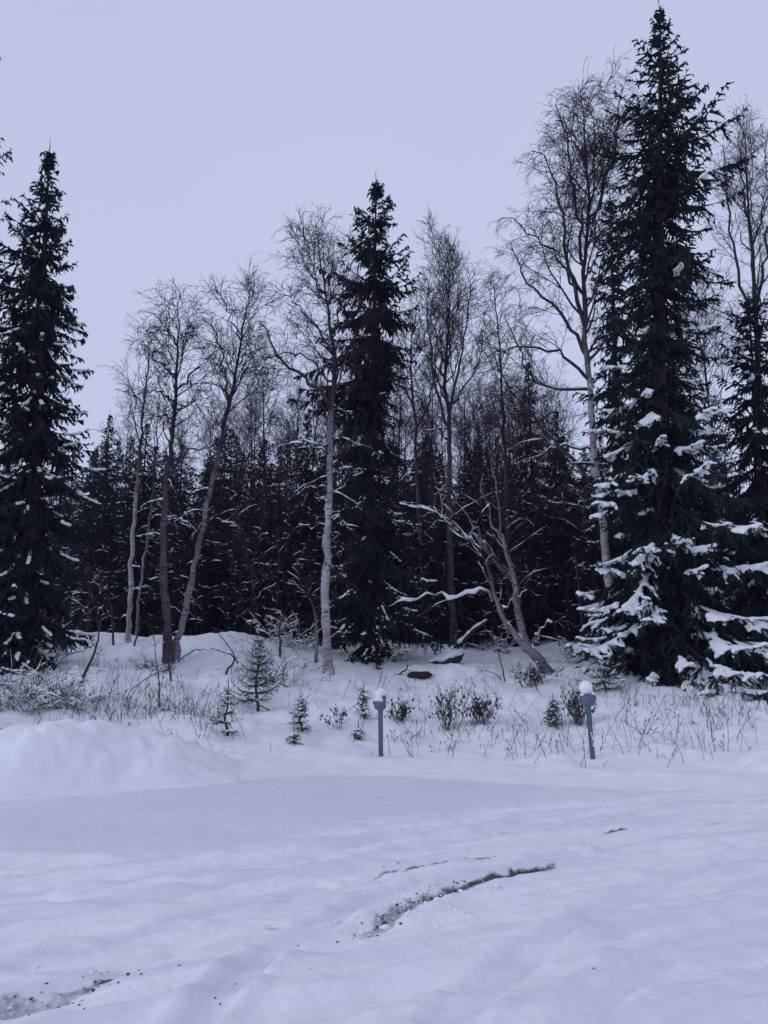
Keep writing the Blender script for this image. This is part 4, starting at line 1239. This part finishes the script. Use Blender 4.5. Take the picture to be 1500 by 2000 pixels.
def lamp_post(label, px, Y, base_py, top_px, head_py, globe):
    b = on_ground(px, Y)
    root = thing('lamp_post', label, 'lamp post', b)
    head = P(top_px, head_py, Y) - b          # underside of the cup
    k = pxm(head_py, Y)
    h = head[2]
    lean = math.atan2(head[0], h)
    g = Geo(); w = 6.6 * k
    bevel_box(g, 0, 0, (h - .15) / 2, w, w * .8, h + .15, .008)
    o = g.build('pole', M_POST, root, False)
    g = Geo(); bevel_box(g, -w * .5 - .004, 0, h * .5 - .05, .010, w * .5, h * .86, .003); bevel_box(g, w * .5 + .004, 0, h * .5 - .05, .010, w * .5, h * .86, .003)
    g.build('edge_rail', M_POSTD, o, False)
    g = Geo(); lathe(g, [(w * .62, h - .11), (w * .72, h - .10), (w * .72, h - .02), (w * .9, h)]); g.build('collar', M_POST, root)
    r = 13.5 * k
    if globe:
        g = Geo(); lathe(g, [(w * .6, h - .005), (r * .78, h + .006), (r * .98, h + .036), (r * 1.05, h + .080), (r * 1.0, h + .125), (r * .84, h + .16), (r * .74, h + .165), (0, h + .155)])
        cup = g.build('cup', M_POST, root)
        g = Geo(); bevel_box(g, r * .98, 0, h + .115, .05, .05, .075, .01); bevel_box(g, -r * .98, 0, h + .10, .045, .05, .06, .01); g.build('lug', M_POST, cup, False)
        g = Geo(); v, f = ICO[3]; g.add(v * [r * 1.0, r * 1.0, r * 1.02] + [-.012, 0, h + .172 + r * .93], t=f); g.build('globe', M_GLOBE, root)
        for c_, r_ in zip([[r * .85, -.02, h + .20], [r * .7, -.05, h + .175], [-r * .8, -.03, h + .165]], [[.03, .03, .035], [.03, .03, .02], [.035, .03, .02]]):
            g = Geo(); blobs(g, np.array([c_]), np.array([r_]), 2, .05); g.build('snow', M_SNOW, root)
        g = Geo(); c = np.array([[r * .78, -r * .5, h + .28], [r * .92, -r * .42, h + .235], [r * .95, -r * .4, h + .19]]); g.tube(c, np.array([.008, .014, .010]), 6); g.build('clip', M_POSTD, root)
        g = Geo(); n = 12; zz = rng.uniform(.12, .5, n) * h
        blobs(g, np.stack([np.full(n, w * .35) + rng.normal(0, .006, n), np.full(n, -w * .42), zz], 1), np.stack([rng.uniform(.006, .014, n), np.full(n, .006), rng.uniform(.01, .022, n)], 1), 1)
        stuff(g.build('snow_specks', M_SNOW, root))
    else:
        r = 11.5 * k
        g = Geo(); lathe(g, [(w * .6, h - .005), (r * .78, h + .012), (r * 1.0, h + .05), (r * 1.05, h + .105), (r * 1.0, h + .13), (0, h + .125)], cx=-.008)
        cup = g.build('cup', M_POST, root)
        g = Geo(); bevel_box(g, r * .66, 0, h + .125, r * .62, r * 1.1, .20, .012); g.build('back_plate', M_POST, cup, False)
        g = Geo(); bevel_box(g, -r * 1.1, -.02, h + .115, .03, .03, .05, .006); g.build('lug', M_POSTD, cup, False)
        g = Geo()
        cc = np.array([[0, 0, h + .26], [-.02, -.01, h + .20], [.03, 0, h + .275], [-.035, 0, h + .245], [-.03, -.03, h + .165], [0, -.03, h + .15], [.01, .03, h + .30], [-.07, -.02, h + .155], [.05, 0, h + .25]])
        rr = np.array([.075, .06, .06, .055, .05, .05, .045, .035, .05])
        blobs(g, cc, np.stack([rr, rr, rr * .85], 1), 2, .03); g.build('snow_cap', M_SNOW, root)
    root.rotation_euler = (0, lean, 0)
    return root
YL = depth_at(743, 1478); YR = depth_at(1158, 1483)
lamp_post('upright blue-grey lamp post with a lump of snow on its open cup', 744, YL, 1478, 743, 1387, False)
lamp_post('leaning blue-grey lamp post topped by a round white globe', 1158, YR, 1483, 1149, 1379, True)

# ------------------------------------------------------------------ dry grass, debris
def dry_grass():
    pts = []
    clumps = [(rng.uniform(-10, 10), rng.uniform(11.6, 18.8)) for _ in range(130)]
    for cx, cy in clumps:
        n = int(rng.integers(2, 9)); s = rng.uniform(.1, .5)
        for _ in range(n): pts.append((cx + rng.normal(0, s), cy + rng.normal(0, s * .5)))
    # thick stand of stalks left, before the forked birches
    for px, py, w, n in [(230, 1385, 120, 150), (330, 1380, 90, 130), (120, 1392, 80, 60), (400, 1400, 50, 60), (1150, 1450, 200, 60), (960, 1455, 150, 60), (1250, 1380, 120, 50), (1400, 1340, 110, 90), (1300, 1445, 160, 50), (840, 1440, 80, 30), (1440, 1385, 80, 70), (1470, 1340, 60, 60), (1380, 1420, 120, 40)]:
        Y = depth_at(px, py); b = on_ground(px, Y)
        for _ in range(n): pts.append((b[0] + rng.normal(0, w * pxm(py, Y) * .6), Y + rng.normal(0, .6)))
    pts = np.array(pts)
    ok = pts[:, 1] > edge_y(pts[:, 0]) + 1.0
    pts = pts[ok]
    z = height(pts[:, 0], pts[:, 1])
    n = len(pts)
    D = np.stack([rng.normal(0, .30, n), rng.normal(0, .25, n), np.ones(n)], 1)
    ln = rng.gamma(2.2, .10, n) + .05
    c = grow(np.stack([pts[:, 0], pts[:, 1], z - .03], 1), D, ln, 6, .06, -.02, -.10)
    g = Geo(); g.tube(c, rng.uniform(.003, .006, n)[:, None] * np.linspace(1, .5, 6)[None], 3)
    # seed heads and side leaves on some
    i = rng.choice(n, n // 3, replace=False)
    p, T = sample(c, i, np.full(len(i), .9))
    c2 = np.stack([p, p + T * .03, p + T * .07], 1); g.tube(c2, np.array([[.003, .010, .002]]).repeat(len(i), 0), 4)
    i = np.repeat(rng.choice(n, n // 2, replace=False), 2)
    p, T = sample(c, i, rng.uniform(.3, .9, len(i)))
    g.tube(grow(p, T + perp(T) * .9, rng.uniform(.05, .16, len(i)), 4, .1, -.12), np.full((len(i), 4), .0024), 3)
    o = g.build('dry_grass', M_STRAW)
    o['label'] = 'thin dry grass and weed stalks sticking out of the snowy bank'; o['category'] = 'grass'; o['kind'] = 'stuff'
dry_grass()

def crumbs():
    g = Geo(); gs = Geo()
    for line, a, b_, n, w in ((RUT_A, ST_A[0][1], ST_A[0][6], 80, .09), (RUT_C, ST_C[0][1], ST_C[0][8], 50, .12), (RUT_B, ST_B[0][2], ST_B[0][6], 24, .05)):
        L = resample(np.c_[line, np.zeros(len(line))], 60)[None]
        p, T = sample(L, np.zeros(n, int), rng.uniform(a, b_, n))
        p[:, :2] += rng.normal(0, w * .6, (n, 2))
        r = rng.gamma(2, .0016, n) + .002
        p[:, 2] = 0
        zz = base_h(p[:, 0], p[:, 1]) + lot_detail(p[:, 0], p[:, 1])[0]
        p[:, 2] = zz + r * .3
        blobs(g, p, np.stack([r * 1.3, r, r * .7], 1), 1)
    for px, py in [(430, 1957), (420, 1950), (350, 1901), (607, 1896), (583, 1846), (460, 1910), (155, 1955), (165, 1962), (742, 1848), (1160, 1903), (989, 1624)]:
        q = ground_px(px, py); r = rng.uniform(.003, .006)
        z = base_h(q[:1], q[1:]) + lot_detail(q[:1], q[1:])[0]
        blobs(g, np.array([[q[0], q[1], z[0] + r * .3]]), np.array([[r * 1.3, r, r * .8]]), 1)
    o = g.build('gravel_crumbs', M_GRIT)
    o['label'] = 'dark gravel crumbs scattered along the wheel ruts'; o['category'] = 'gravel'; o['kind'] = 'stuff'
    for (px, py, n, s) in [(790, 1760, 40, .25), (700, 1800, 22, .2), (60, 1940, 16, .2), (900, 1740, 14, .2)]:
        q = ground_px(px, py)
        x = q[0] + rng.normal(0, s, n); y = q[1] + rng.normal(0, s * .7, n)
        r = rng.gamma(2, .0035, n) + .003
        z = base_h(x, y) + lot_detail(x, y)[0]
        blobs(gs, np.stack([x, y, z + r * .25], 1), np.stack([r * 1.2, r, r * .7], 1), 2, .08)
    o = gs.build('snow_crumbs', M_SNOW)
    o['label'] = 'small broken snow crumbs thrown up beside the wheel rut'; o['category'] = 'snow'; o['kind'] = 'stuff'
crumbs()

# ------------------------------------------------------------------ added blue air volume: lifts the dark tones as camera flare does
def tint_haze():
    x0, x1, y0, y1, z0, z1 = -520, 520, -320, 920, -2, 34
    g = Geo()
    g.add([[x, y, z] for z in (z0, z1) for y in (y0, y1) for x in (x0, x1)],
          q=[[0, 2, 3, 1], [4, 5, 7, 6], [0, 1, 5, 4], [2, 6, 7, 3], [0, 4, 6, 2], [1, 3, 7, 5]])
    m = bpy.data.materials.new('tint_haze_air'); m.use_nodes = True
    N, L = m.node_tree.nodes, m.node_tree.links
    N.clear()
    out = N.new('ShaderNodeOutputMaterial'); v = N.new('ShaderNodeVolumePrincipled')
    v.inputs['Color'].default_value = (.50, .50, 1.0, 1); v.inputs['Density'].default_value = .0007
    L.new(v.outputs[0], out.inputs['Volume'])
    o = g.build('tint_haze', m, smooth=False)
    o['kind'] = 'stuff'; o['label'] = 'bluish air added over the whole clearing to tint its dark tones'; o['category'] = 'tint_haze'
tint_haze()
